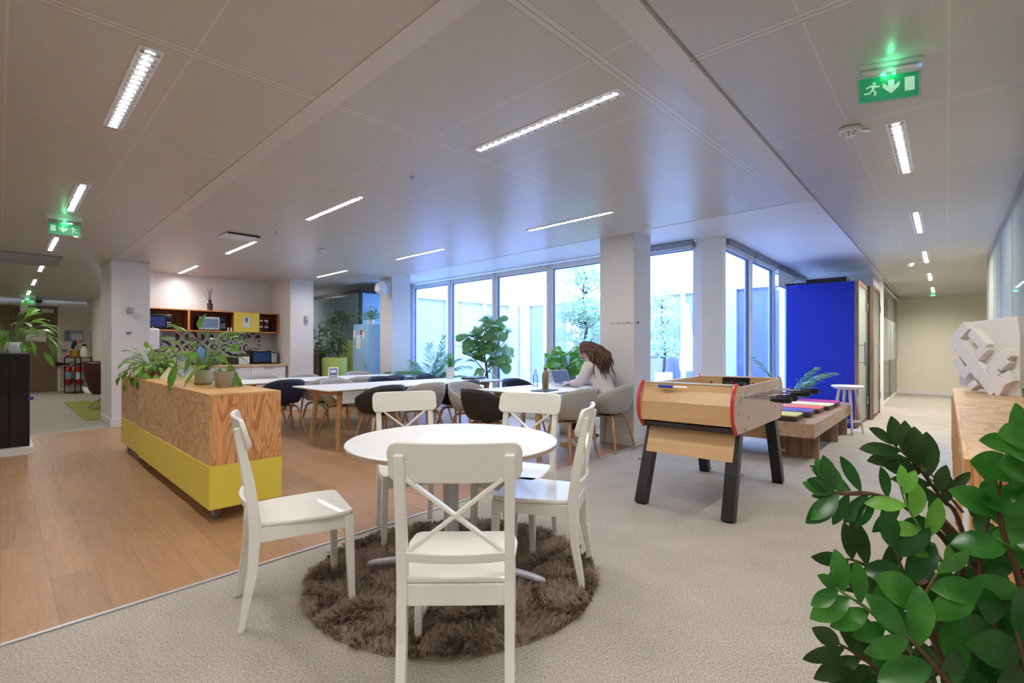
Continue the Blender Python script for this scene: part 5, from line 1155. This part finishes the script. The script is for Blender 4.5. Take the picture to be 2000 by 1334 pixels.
for b in br:
    nn = 10 if b is not trunk else 12
    for k in range(nn):
        s = (.45 if b is not trunk else .55)+(.55 if b is not trunk else .45)*k/(nn-1); f = s*(len(b)-1); j = min(int(f), len(b)-2); p = b[j].lerp(b[j+1], f-j)
        az = k*2.4+r.random(); el = r.uniform(-.5, .9); d = Vector((math.cos(az), math.sin(az), el)); lf.leaf(p+d.normalized()*.03, d, Vector((r.uniform(-.6,.6),r.uniform(-1,.3),.7)), r.uniform(.24,.34), r.uniform(.16,.22), FIG, r.uniform(.2,.9), .15, .03)
st.build('stems', 'bark', t, smooth=True); lf.build('foliage', 'leaffig', t, smooth=True, ang=180)
# bright plant in front of the woman
pp = w1(5.75, 4.45); t = thing('potted_plant', 'bright green round-leaved plant on the floor beyond the woman', 'plant', (pp.x, pp.y, .004)); pot(t, .13, .16, .28, 'potwhite')
st = MB(); lf = MB(); r = random.Random(15); ROUND = ((0,.3),(.15,.75),(.4,1.),(.7,.98),(.9,.65),(1,.2))
for k in range(60):
    az = r.random()*2*PI; rr = r.uniform(.02,.26); z = r.uniform(.85,1.26)-rr*.5; p = Vector((math.cos(az)*rr, math.sin(az)*rr, z)); st.tube([(0,0,.26),(p.x*.5,p.y*.5,z*.75),p], [.005,.004,.003], 5, cap=False); d = Vector((math.cos(az), math.sin(az), r.uniform(-.3,.5))); lf.leaf(p, d, (-.3,-.6,.8), r.uniform(.12,.19), r.uniform(.12,.17), ROUND, .4, .1, .05)
st.tube([(0,0,.26),(-.1,0,.7),(-.2,.02,.98)], .004, 5)
for q in ((-.2,.02,.98),(-.25,0,1.08),(-.16,.03,1.04),(-.2,0,.92)): lf.leaf(q, (-.5,-.2,.3), (0,-.7,.6), .12, .1, ROUND, .3, .1)
st.build('stems', 'stemgreen', t, smooth=True); lf.build('foliage', 'zzlight', t, smooth=True, ang=180)
# ficus in the lime planter
pz = w1(5.0, 10.15); t = thing('ficus_tree', 'slender ficus tree with small dark leaves in the lime planter', 'plant', (pz.x, pz.y, .99))
st = MB(); lf = MB(); r = random.Random(19); tr = [Vector((.1,-.1,0)), Vector((.13,-.1,.35)), Vector((.2,-.1,.75)), Vector((.24,-.08,.98))]; st.tube(tr, [.016,.014,.011,.008], 8)
for k in range(26):
    s = r.uniform(.12,1); f = s*3; j = min(int(f), 2); p = tr[j].lerp(tr[j+1], f-j); az = r.uniform(0, 2*PI); dx = math.cos(az)*r.uniform(.1,.42)-.22; dy = math.sin(az)*.3; q = p+Vector((dx, dy, r.uniform(0,.26)-.05)); st.tube([p, p.lerp(q,.5)+Vector((0,0,.05)), q], [.005,.003,.002], 5, cap=False)
    for i in range(24): e = p.lerp(q, r.uniform(.4,1.05))+Vector((r.gauss(0,.04), r.gauss(0,.04), r.gauss(0,.05))); lf.leaf(e, (r.uniform(-1,1), r.uniform(-1,1), r.uniform(-1.2,.2)), (r.uniform(-1,1), -1, .5), r.uniform(.06,.09), .036, LANCE, .3, .1)
st.build('trunk', 'bark', t, smooth=True); lf.build('foliage', 'leafdark', t, smooth=True, ang=180)
pz = w1(5.32, 9.25, 1.72); t = thing('potted_plant', 'feathery pale plant on top of the light blue locker', 'plant', pz); pot(t, .07, .09, .1, 'potwhite')
st = MB(); lf = MB()
for k in range(34):
    az = r.random()*2*PI; q = Vector((math.cos(az)*r.uniform(.05,.3), math.sin(az)*.15, r.uniform(.1,.38))); st.tube([(0,0,.08), (q.x*.4,q.y*.4,q.z*.8), q], .002, 4, cap=False)
    for i in range(6): e = Vector((0,0,.08)).lerp(q, r.uniform(.4,1))+Vector((r.gauss(0,.02), r.gauss(0,.02), r.gauss(0,.02))); lf.leaf(e, (r.uniform(-1,1), r.uniform(-1,1), r.uniform(-.5,1)), (0,-1,.5), .05, .02, LANCE, .3, .1)
st.build('stems', 'stemgreen', t, smooth=True); lf.build('foliage', 'leafpalm', t, smooth=True, ang=180)
# palm between bench and booth
t = thing('palm', 'small palm with arching fronds between the bench and the blue booth', 'plant', (4.0, 7.25, 0)); pot(t, .13, .16, .28, 'potwhite'); palm(t, (0,0,.26), 3, .95, .2, 'leafpalm', 14, elev=(70, 82), droop=1.7, pan=(-40, 20), np_=22, W=.02); palm(t, (0,0,.26), 4, .85, .2, 'leafpalm', 17, elev=(64, 82), droop=1.6, pan=(130, 230), np_=20, W=.02)
# courtyard trees
def tree(loc, label, h, r_, n, seed, potm='potwhite', potd=(.3,.3,.9)):
    t = thing('courtyard_tree', label, 'tree', loc); r = random.Random(seed); st = MB(); lf = MB()
    MB().hexa([(-.16,-.16,0),(.16,-.16,0),(.16,.16,0),(-.16,.16,0)], [(-potd[0]*.8,-potd[1]*.8,potd[2]),(potd[0]*.8,-potd[1]*.8,potd[2]),(potd[0]*.8,potd[1]*.8,potd[2]),(-potd[0]*.8,potd[1]*.8,potd[2])]).build('pot', potm, t)
    tr = [Vector((0,0,potd[2]-.05)), Vector((.03,0,potd[2]+.4)), Vector((-.03,.02,h*.75)), Vector((0,0,h))]; st.tube(tr, [.035,.03,.02,.008], 8)
    for k in range(n):
        lay = r.choice([.42,.5,.62,.66,.72,.88,.97]); z = h*lay; rad = r_*(1.15-lay*.75)*r.uniform(.3,1); az = r.random()*2*PI; p0 = Vector((0,0,z*.9)); q = Vector((math.cos(az)*rad, math.sin(az)*rad, z+r.uniform(-.08,.12))); st.tube([p0, p0.lerp(q,.5)+Vector((0,0,-.03)), q], [.01,.006,.003], 5, cap=False)
        for i in range(60): e = q+Vector((r.gauss(0,.15), r.gauss(0,.15), r.gauss(0,.07))); lf.leaf(e, (r.uniform(-1,1), r.uniform(-1,1), r.uniform(-.3,.8)), (r.uniform(-1,1), r.uniform(-1,1), .6), r.uniform(.06,.1), .05, LANCE, .2, .1)
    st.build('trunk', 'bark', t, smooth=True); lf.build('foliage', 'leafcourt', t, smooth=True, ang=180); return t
def court(px, Y): return Vector(((px-1000)/F*Y, Y, -.02))
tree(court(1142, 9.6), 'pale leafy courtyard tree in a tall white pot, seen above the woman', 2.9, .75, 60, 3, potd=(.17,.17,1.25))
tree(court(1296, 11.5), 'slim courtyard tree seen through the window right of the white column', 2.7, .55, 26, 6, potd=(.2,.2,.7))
for i, (px, Y, wd, hh, lab) in enumerate(((1112, 10.8, 1.0, 1.15, 'large grey planter box in the courtyard behind the woman'), (1165, 10.2, .6, .85, 'grey planter box in the courtyard nearest the white column'), (1290, 13.0, .9, 1.0, 'dark planter box in the courtyard by the slim tree'))):
    p = court(px, Y); t = thing('planter_box', lab, 'planter', p, ROT1); m = MB(); m.box(-wd/2,wd/2,-.3,.3,0,hh); m.build('box', 'greymetal', t, bevel=.01); MB().box(-wd/2+.03,wd/2-.03,-.27,.27,hh-.01,hh+.01).build('soil', 'soil', t)
t = thing('parasol', 'folded white parasol standing in the courtyard', 'parasol', court(1342, 11.0)); MB().tube([(0,0,0),(0,0,2.3)], .02, 8).build('pole', 'alu', t, smooth=True); MB().lathe([(0,2.3),(.05,2.15),(.12,1.5),(.17,.9),(.15,.75),(0,.75)], 14).build('canopy', 'paper', t, smooth=True); MB().lathe([(0,0),(.3,0),(.3,.06),(0,.08)], 20).build('base', 'greymetal', t)
# ------------------------------------------------------------------ objects on the tables
t = thing('tablet_stand', 'white framed notice stand on the farther long table', 'stand', w1(3.66, 7.5, .736), R(4)); t.scale = (.62, .62, .74); box(-.12,.12,-.008,.008,.01,.26).build('frame', 'whitetop', t, rot=(R(-14), 0, 0), bevel=.003)
f = t.children[0]
for z0, z1, mt in ((.04,.235,'frame'),): box(-.095,.095,-.011,-.008,z0,z1).build('poster', 'screengrey', f)
box(-.07,.07,-.013,-.011,.14,.2).build('picture', 'paper', f); box(-.07,.07,-.013,-.011,.06,.08).build('picture', 'paper', f)
box(-.02,.02,.0,.09,0,.006).build('foot', 'whitetop', t)
t = thing('laptop_case', 'black folder box lying on the right end of the long table', 'folder', w1(5.2, 5.9, .736), ROT1+.3); box(-.17,.17,-.12,.12,0,.03).build('cover', 'black', t, bevel=.006); box(-.165,.165,-.115,.115,.03,.04).build('sheet', 'greymetal', t)
bottle('drinks_bottle', 'bronze metal drinks bottle on the table beside the black notebook', 'bottle', hit(1065, 761, .736), [(0,0),(.036,0),(.038,.01),(.038,.17),(.03,.2),(.018,.22),(.018,.235),(.022,.236),(.022,.26),(0,.262)], 'copper')
bottle('glass_bottle', 'tilted clear plastic bottle on the table left of the bronze one', 'bottle', hit(1046, 756, .736), [(0,0),(.03,0),(.033,.01),(.033,.13),(.014,.18),(.014,.21),(0,.21)], 'bottleglass', cap=([(0,.21),(.016,.21),(.016,.23),(0,.23)], 'whiteplastic'))
t = thing('notebook', 'closed black notebook lying in front of the bronze bottle', 'notebook', hit(1064, 764, .736), ROT1+.2); box(-.15,.15,-.1,.1,0,.012).build('cover', 'black', t, bevel=.002); box(-.148,.148,-.098,.098,.0125,.014).build('ribbon', 'cushbody', t)
p = hit(1094, 757, .736); t = thing('laptop', 'open silver laptop in front of the woman', 'laptop', w1(5.02, 3.86, .736), ROT1-.05); box(-.16,.16,-.11,.11,0,.014).build('base', 'lightmetal', t, bevel=.003); box(-.14,.14,-.03,.09,.014,.016).build('keyboard', 'cushbody', t)
l = box(-.16,.16,-.004,.004,0,.21).build('lid', 'lightmetal', t, loc=(0,.115,.01), rot=(R(-22),0,0)); box(-.15,.15,-.006,-.004,.01,.2).build('screen', 'screengrey', l)
t = thing('cable', 'tangled white cable lying beside the laptop', 'cable', w1(4.8, 3.86, .738)); r = random.Random(2)
pts = [(.1*math.cos(k*.8)+r.uniform(-.02,.02), .08*math.sin(k*1.1), .02+.025*(1+math.sin(k*1.7))) for k in range(26)]; MB().tube(pts, .004, 6).build('loop', 'whiteplastic', t, smooth=True)
t = thing('floor_cable', 'black power strip and cables on the floor at the foot of the white column', 'power strip', w1(5.62, 3.95, .004), ROT1); box(-.12,.12,-.03,.03,0,.045).build('strip', 'socket', t, bevel=.005); MB().tube([(.12,0,.02),(.2,-.05,.01),(.25,-.02,.1),(.24,.0,.3)], .006, 6).build('lead', 'socket', t, smooth=True); MB().tube([(-.12,0,.02),(-.3,.1,.01),(-.4,-.1,.008),(-.6,0,.008)], .005, 6).build('lead', 'socket', t, smooth=True)
# ------------------------------------------------------------------ ZZ plant in the foreground
ZZL = ((0,.04),(.08,.3),(.22,.68),(.42,.96),(.6,1.),(.76,.82),(.88,.52),(.96,.22),(1,.02))
zc = Vector((1.17, 1.02, 0)); t = thing('zz_plant', 'large glossy zamioculcas plant filling the lower right corner', 'plant', zc)
MB().lathe([(0,0),(.15,0),(.19,.34),(.185,.35),(.175,.35),(.17,.31),(0,.3)], 40).build('pot', 'potwhite', t, smooth=True, ang=50); MB().lathe([(0,.3),(.168,.31),(.168,.318),(0,.325)], 24).build('soil', 'soil', t)
ZT_ = t
def zz(pts, mat, n, L, Wd, s0=.2, tilt=.6, stem='stembrown', r0=.011, side=1., seed=0, up=None, spread=1., fold=.18):
    """pts: list of (px,py,Y) from tip-side knowledge; converted to local points; base first"""
    r = random.Random(seed+77); P_ = [P3(*q)-zc for q in pts]
    # dense resample (catmull-ish)
    Q_ = []
    for i in range(len(P_)-1):
        a = P_[max(i-1,0)]; b = P_[i]; c = P_[i+1]; d = P_[min(i+2,len(P_)-1)]
        for k in range(5): u = k/5; Q_.append(.5*((2*b)+(c-a)*u+(2*a-5*b+4*c-d)*u*u+(3*b-a-3*c+d)*u**3))
    Q_.append(P_[-1]); N = len(Q_); st = MB(); st.tube(Q_, [r0*(1-.75*i/(N-1)) for i in range(N)], 8); s_ = st.build('stem', stem, ZT_, smooth=True)
    lf = MB(); view = Vector((0,-1,.25)) if up is None else Vector(up)
    for k in range(n):
        f = (s0+(1-s0)*k/(n-1))*(N-1); j = min(int(f), N-2); p = Q_[j].lerp(Q_[j+1], f-j); tn = (Q_[j+1]-Q_[j]).normalized(); sd = tn.cross(view).normalized()*(1 if k % 2 == 0 else -1)*side
        last = k >= n-1; d = tn*(tilt+r.uniform(-.12,.15))+sd*spread*(0 if last else 1)+view*r.uniform(-.15,.45); L_s = 1.0; nr = (view+sd*r.uniform(-.5,.1)+Vector((r.uniform(-.25,.25), 0, r.uniform(0,.35))))
        sc = r.uniform(.85,1.12)*(.75+.3*math.sin(PI*min(1,(k+1.5)/(n+1)))); lf.leaf(p, d, nr, L*sc*1.14, Wd*sc*1.16*r.uniform(.9,1.1), ZZL, r.uniform(.05,.35), fold, r.uniform(-.02,.02))
    lf.build('leaves', mat, s_, smooth=True, ang=180)
bx, by = 1930, 1500
zz([(1900,1420,1.04),(1885,1150,1.02),(1850,1060,1.0),(1800,1015,.99),(1749,979,.98),(1690,962,.98),(1640,964,.98)], 'zzdark', 9, .065, 0.022, .42, .55, seed=1, r0=.008)
zz([(1650,964,.98),(1630,960,.98)], 'zzmid', 3, .075, 0.0306, .1, .9, seed=41, r0=.003)
zz([(1700,964,.98),(1640,965,.98),(1622,960,.98)], 'zzdark', 5, .08, 0.0289, .05, .8, seed=40, r0=.004, side=-1, spread=.75)
zz([(1960,1380,1.1),(1880,1040,1.06),(1840,975,1.05),(1790,910,1.04),(1745,868,1.03)], 'zzdark2', 12, .078, 0.0289, .45, .75, seed=2, r0=.006, spread=.55, up=(-.5,-.8,.3))
zz([(1880,1000,1.04),(1830,940,1.04),(1790,890,1.04)], 'zzdark2', 5, .085, 0.014, .1, .5, seed=3, r0=.003, side=1, spread=.7, up=(.8,-.2,.5))
s3 = MB(); s3.tube([P3(*q)-zc for q in ((2040,1330,1.0),(2000,1228,.98),(1924,1125,.97),(1880,1065,.965),(1836,1017,.96))], [.013,.0125,.011,.0105,.010], 12); s3.build('cut_stem', 'stembrown', t, smooth=True)
s3 = MB(); s3.tube([P3(*q)-zc for q in ((1880,1330,1.0),(1850,1230,.99),(1800,1135,.98))], [.013,.011,.010], 12); s3.build('cut_stem', 'stembrown', t, smooth=True)
zz([(1895,1330,.98),(1878,1187,.98),(1857,1130,.97),(1820,1066,.96),(1795,1029,.96),(1770,985,.96),(1758,950,.96)], 'zzlight', 8, .066, 0.026, .38, .75, 'stemgreen', seed=4, r0=.005)
zz([(1900,1460,1.0),(1840,1270,.97),(1807,1195,.96),(1774,1145,.96),(1760,1105,.95),(1745,1070,.95)], 'zzdark', 6, .085, 0.0399, .4, .55, seed=5, r0=.007)
zz([(1830,1400,1.02),(1753,1228,1.0),(1733,1154,1.0),(1708,1116,1.0),(1670,1095,1.0),(1650,1092,1.0)], 'zzdark2', 9, .08, 0.0289, .35, .65, seed=6, r0=.007)
zz([(1860,1420,.95),(1774,1262,.93),(1728,1220,.93),(1691,1187,.93),(1650,1160,.93),(1632,1148,.93)], 'zzmid', 9, .07, 0.0289, .3, .8, 'stemgreen', seed=7, r0=.006)
zz([(1830,1460,.98),(1757,1334,.95),(1716,1307,.95),(1674,1278,.95),(1640,1258,.95)], 'zzdark2', 9, .085, 0.0306, .2, .85, seed=8, r0=.007)
zz([(1900,1440,.92),(1836,1282,.9),(1815,1220,.9),(1805,1170,.9),(1830,1120,.9)], 'zzmid', 6, .085, 0.0425, .25, .5, seed=9, r0=.007)
zz([(1930,1440,.88),(1850,1330,.86),(1790,1262,.86),(1770,1240,.86)], 'zzmid', 5, .095, 0.0382, .3, .7, seed=10, r0=.007)
zz([(1960,1450,.95),(1960,1300,.95),(1935,1200,.95),(1915,1130,.95),(1920,1060,.95),(1935,1000,.95)], 'zzdark', 9, .085, 0.0391, .2, .55, seed=11, r0=.008)
zz([(2050,1420,.9),(2020,1250,.9),(1990,1130,.9),(1960,1040,.9),(1950,980,.9),(1955,940,.9)], 'zzmid', 9, .09, 0.0425, .25, .55, seed=12, r0=.008)
zz([(2080,1350,.9),(2060,1150,.9),(2030,1010,.9),(2000,920,.9),(1985,860,.9)], 'zzmid', 9, .085, 0.0382, .3, .6, seed=13, r0=.008)
zz([(2080,1500,1.0),(1990,1360,1.0),(1960,1240,1.0),(1930,1160,1.0),(1900,1110,1.0)], 'zzdark2', 8, .08, 0.034, .2, .6, seed=14, r0=.007)
zz([(2050,1450,.88),(2000,1330,.88),(1960,1260,.88),(1940,1220,.88)], 'zzdark', 5, .09, 0.0425, .3, .6, seed=15, r0=.008)
zz([(1950,1480,1.06),(1900,1340,1.05),(1880,1250,1.05),(1860,1180,1.05),(1830,1110,1.05)], 'zzdark', 9, .08, 0.0357, .25, .6, seed=16, r0=.007)
zz([(1900,1480,1.0),(1820,1370,.99),(1780,1310,.98),(1750,1230,.98)], 'zzdark', 6, .08, 0.034, .2, .6, seed=17, r0=.007)
zz([(2060,1480,.95),(2010,1300,.95),(2000,1180,.95),(1990,1060,.95)], 'zzdark', 9, .09, 0.0425, .15, .5, seed=18, r0=.008)
# ------------------------------------------------------------------ the woman
def skinned(name, vs, es, rs, mat, parent, root=0, sub=2):
    me = bpy.data.meshes.new(name); me.from_pydata([Vector(v) for v in vs], es, []); o = bpy.data.objects.new(name, me); C.objects.link(o); o.parent = parent
    me.materials.append(M[mat]); md = o.modifiers.new('skin', 'SKIN'); md.use_smooth_shade = True
    sv = me.skin_vertices[0].data
    for i, r in enumerate(rs): sv[i].radius = r if isinstance(r, tuple) else (r, r); sv[i].use_root = (i == root)
    q = o.modifiers.new('sub', 'SUBSURF'); q.levels = sub; q.render_levels = sub; return o
t = thing('person', 'person with long wavy brown hair and light grey jacket, seated, looking down at the table', 'person', w1(5.15, 3.4, 0), ROT1)
# body: pelvis spine neck head, arms, legs
V = [(0,-.04,.53),(0,.0,.68),(0,.1,.84),(0,.19,.98),(0,.235,1.06),(0,.27,1.12),   # 0-5
     (-.155,.19,1.0),(-.2,.2,.84),(-.2,.3,.765),(-.14,.44,.775),(-.1,.5,.785),      # 6-10 left arm
     (.155,.19,1.0),(.21,.24,.84),(.19,.36,.765),(.08,.5,.775),(.02,.55,.785),      # 11-15
     (-.1,.0,.52),(-.13,.36,.53),(-.19,.37,.3),(-.2,.37,.1),(.1,.0,.52),(.12,.38,.53),(.08,.46,.3),(.06,.5,.1)]
Ed = [(0,1),(1,2),(2,3),(3,4),(4,5),(3,6),(6,7),(7,8),(8,9),(9,10),(3,11),(11,12),(12,13),(13,14),(14,15),(0,16),(16,17),(17,18),(18,19),(0,20),(20,21),(21,22),(22,23)]
Rr = [.1,.085,.1,.09,.045,.045,.05,.042,.036,.026,.02,.05,.042,.036,.026,.02,.075,.055,.045,.034,.075,.055,.045,.034]
skinned('body', V, Ed, Rr, 'skin', t)
# head with face, tilted down
H = Matrix.Translation((0, .305, 1.185)) @ Matrix.Rotation(R(-32), 4, 'X')
def hfn(u, v):
    th = 2*PI*u; ph = PI*v; x = math.sin(ph)*math.cos(th); y = math.sin(ph)*math.sin(th); z = math.cos(ph)
    sx, sy, sz = .074, .094, .118
    jaw = max(0, -z); sx *= 1-.32*jaw; yy = y*sy*(1-.12*jaw)
    if y > 0: yy += .010*math.exp(-((z+.12)/.2)**2-(x/.16)**2)*y*2.2; yy -= .006*math.exp(-((z-.12)/.1)**2-((abs(x)-.4)/.2)**2)
    if y > 0: yy += .004*math.exp(-((z+.48)/.07)**2-(x/.3)**2)
    return tuple(H @ Vector((x*sx, yy, z*sz)))
hd = MB().grid(hfn, 36, 26, wrap=True).build('head', 'skin', t, smooth=True, ang=180)
for s_ in (-1, 1):
    MB().lathe([(0,-.009),(.007,-.006),(.009,0),(.007,.006),(0,.009)], 12).build('eye', 'paper', hd, smooth=True, loc=H @ Vector((s_*.029,.078,.012)))
    MB().lathe([(0,-.004),(.004,-.002),(.004,.002),(0,.004)], 10).build('iris', 'brown', hd, smooth=True, loc=H @ Vector((s_*.029,.0865,.012)))
    MB().tube([H @ Vector((s_*.014,.09,.034)), H @ Vector((s_*.03,.09,.038)), H @ Vector((s_*.046,.078,.034))], .0025, 6).build('eyebrow', 'hair', hd)
    MB().tube([H @ Vector((s_*.074,-.005,.02)), H @ Vector((s_*.083,-.018,.012)), H @ Vector((s_*.08,-.012,-.02)), H @ Vector((s_*.071,0,-.028))], [.006,.01,.008,.005], 8).build('ear', 'skin', hd, smooth=True)
MB().tube([H @ Vector((0,.088,.02)), H @ Vector((0,.103,-.012)), H @ Vector((0,.092,-.022))], [.006,.011,.006], 8).build('nose', 'skin', hd, smooth=True)
MB().tube([H @ Vector((-.022,.082,-.052)), H @ Vector((0,.093,-.05)), H @ Vector((.022,.082,-.052))], [.002,.005,.002], 8).build('mouth', 'signred', hd, smooth=True)
# jacket
JV = [(0,-.05,.56),(0,-.01,.68),(0,.09,.84),(0,.17,.97),(0,.215,1.04),(-.15,.175,.995),(-.205,.2,.85),(-.215,.29,.785),(-.155,.42,.79),(.15,.175,.995),(.215,.24,.85),(.205,.35,.785),(.1,.48,.79)]
JE = [(0,1),(1,2),(2,3),(3,4),(3,5),(5,6),(6,7),(7,8),(3,9),(9,10),(10,11),(11,12)]
j_ = skinned('jacket', JV, JE, [(.16,.125),(.145,.11),(.15,.115),(.12,.095),(.06,.055),.078,.066,.058,.042,.078,.066,.058,.042], 'jacket', t)
MB().tube([(-.06,.25,1.03),(-.075,.215,1.075),(0,.175,1.09),(.075,.215,1.075),(.06,.25,1.03)], [.014,.018,.02,.018,.014], 8).build('collar', 'jacket', j_, smooth=True)
TV = [(0,-.04,.55),(-.1,.0,.53),(-.13,.36,.53),(-.185,.37,.34),(-.19,.37,.2),(.1,.0,.53),(.12,.38,.53),(.09,.455,.34),(.075,.48,.2)]
skinned('trousers', TV, [(0,1),(1,2),(2,3),(3,4),(0,5),(5,6),(6,7),(7,8)], [(.13,.11),.1,.08,.066,.06,.1,.08,.066,.06], 'trousers', t)
for (x, y, z, rz_) in ((-.2,.37,.004,.1), (.06,.5,.004,-.1)):
    sh = MB().grid(lambda u, v: ((.043*(1-.25*(v*2-1)**2))*math.cos(2*PI*u)*min(1, math.sin(PI*min(.97,max(.03,v)))**.5), -.07+.25*v, .02+(.05+.045*math.exp(-((v-.25)/.22)**2))*(.5+.5*math.sin(2*PI*u))*min(1, math.sin(PI*min(.97,max(.03,v)))**.5)), 20, 14, wrap=True)
    s_ = sh.build('shoe', 'paper', t, smooth=True, ang=180, loc=(x, y, z), rz=rz_)
    MB().prism([(.04*math.sin(a)*(1 if a < PI else 1), -.07+.125+.125*-math.cos(a)) for a in [2*PI*k/20 for k in range(20)]], 0, .022, 'xy').build('sole', 'cream', s_)
# hands: palm + five fingers each, curled over the keyboard / phone
def hand(p, side):
    p = Vector(p); d = Vector((side*.35, 1, -.05)).normalized(); x = Vector((1, -side*.35, 0)).normalized(); up = Vector((0,0,1))
    vs = [p, p+d*.045+x*.0, p+d*.075]; es = [(0,1),(1,2)]; rs = [(.02,.016),(.034,.014),(.034,.012)]
    h = skinned('hand', vs, es, rs, 'skin', t, sub=2)
    for k, (o_, L) in enumerate(((-.028,.058),(-.01,.07),(.01,.066),(.027,.052))):
        b = p+d*.08+x*o_; MB().tube([b, b+d*L*.45+up*.006, b+d*L*.75-up*.008, b+d*L*.92-up*.022], [.0085,.008,.007,.0055], 8).build('finger', 'skin', h, smooth=True)
    b = p+d*.03+x*(.03*side); MB().tube([b, b+x*.022*side+d*.022, b+x*.026*side+d*.05-up*.008], [.011,.009,.0065], 8).build('thumb', 'skin', h, smooth=True)
hand((-.105,.485,.787), 1); hand((.03,.545,.787), -1)
t['pose'] = 'seated'
# hair: scalp cap plus long wavy locks down the back
hr = MB().grid(lambda u, v: tuple(H @ Vector((.083*math.sin(PI*.56*v)*math.cos(2*PI*u), -.012+.1*math.sin(PI*.56*v)*math.sin(2*PI*u)*(1 if math.sin(2*PI*u) < 0 else .9), .128*math.cos(PI*.56*v)+.0))), 32, 12, wrap=True).build('hair', 'hair', t, smooth=True, ang=180)
r = random.Random(4)
lm = MB()
for k in range(230):
    az = R(r.uniform(150, 390)); ph = r.uniform(.15, 1.5); q = H @ Vector((.08*math.sin(ph)*math.cos(az), .1*math.sin(ph)*math.sin(az)-.01, .125*math.cos(ph)))
    sidex = q.x; L = r.uniform(.75, 1.05); pts = [q]; n_ = 14
    back = Vector((sidex*1.5+r.uniform(-.05,.05), .05-.1*r.random()+(.1 if abs(sidex) > .06 and r.random() < .5 else 0), .92+r.uniform(-.07,.14)))
    ph0 = r.random()*6
    for i in range(1, n_+1):
        f = i/n_; b = q.lerp(back, f*L); b.y += -.055*math.sin(PI*f)*1.0; b.z += .05*math.sin(PI*f); b.x += .02*math.sin(ph0+f*14)*f+sidex*.3*math.sin(PI*f); b.y += .02*math.cos(ph0+f*13)*f; b.z += .01*math.sin(ph0*2+f*12)*f; pts.append(b)
    lm.tube(pts, [.007]+[.008]*(n_-2)+[.005,.002], 5, cap=False)
lm.build('locks', 'hair', hr, smooth=True, ang=180)

zz([(2100,1250,.86),(2080,1100,.86),(2050,960,.86),(2030,880,.86),(2010,830,.86)], 'zzmid', 12, .085, .045, .2, .6, seed=19, r0=.008)
zz([(2060,1480,.84),(2040,1380,.84),(2000,1290,.84),(1985,1230,.84)], 'zzdark', 8, .09, .046, .1, .6, seed=20, r0=.008)
zz([(1900,1480,.9),(1880,1400,.88),(1840,1350,.87),(1790,1325,.87)], 'zzdark', 8, .085, .042, .1, .6, seed=21, r0=.007)
zz([(1960,1480,1.1),(1945,1330,1.1),(1935,1200,1.1),(1960,1080,1.1),(1975,1020,1.1)], 'zzdark', 13, .085, .042, .1, .55, seed=22, r0=.008)
zz([(1820,1480,1.08),(1780,1380,1.06),(1745,1330,1.05),(1700,1290,1.05)], 'zzdark2', 10, .08, .038, .1, .6, seed=23, r0=.007)
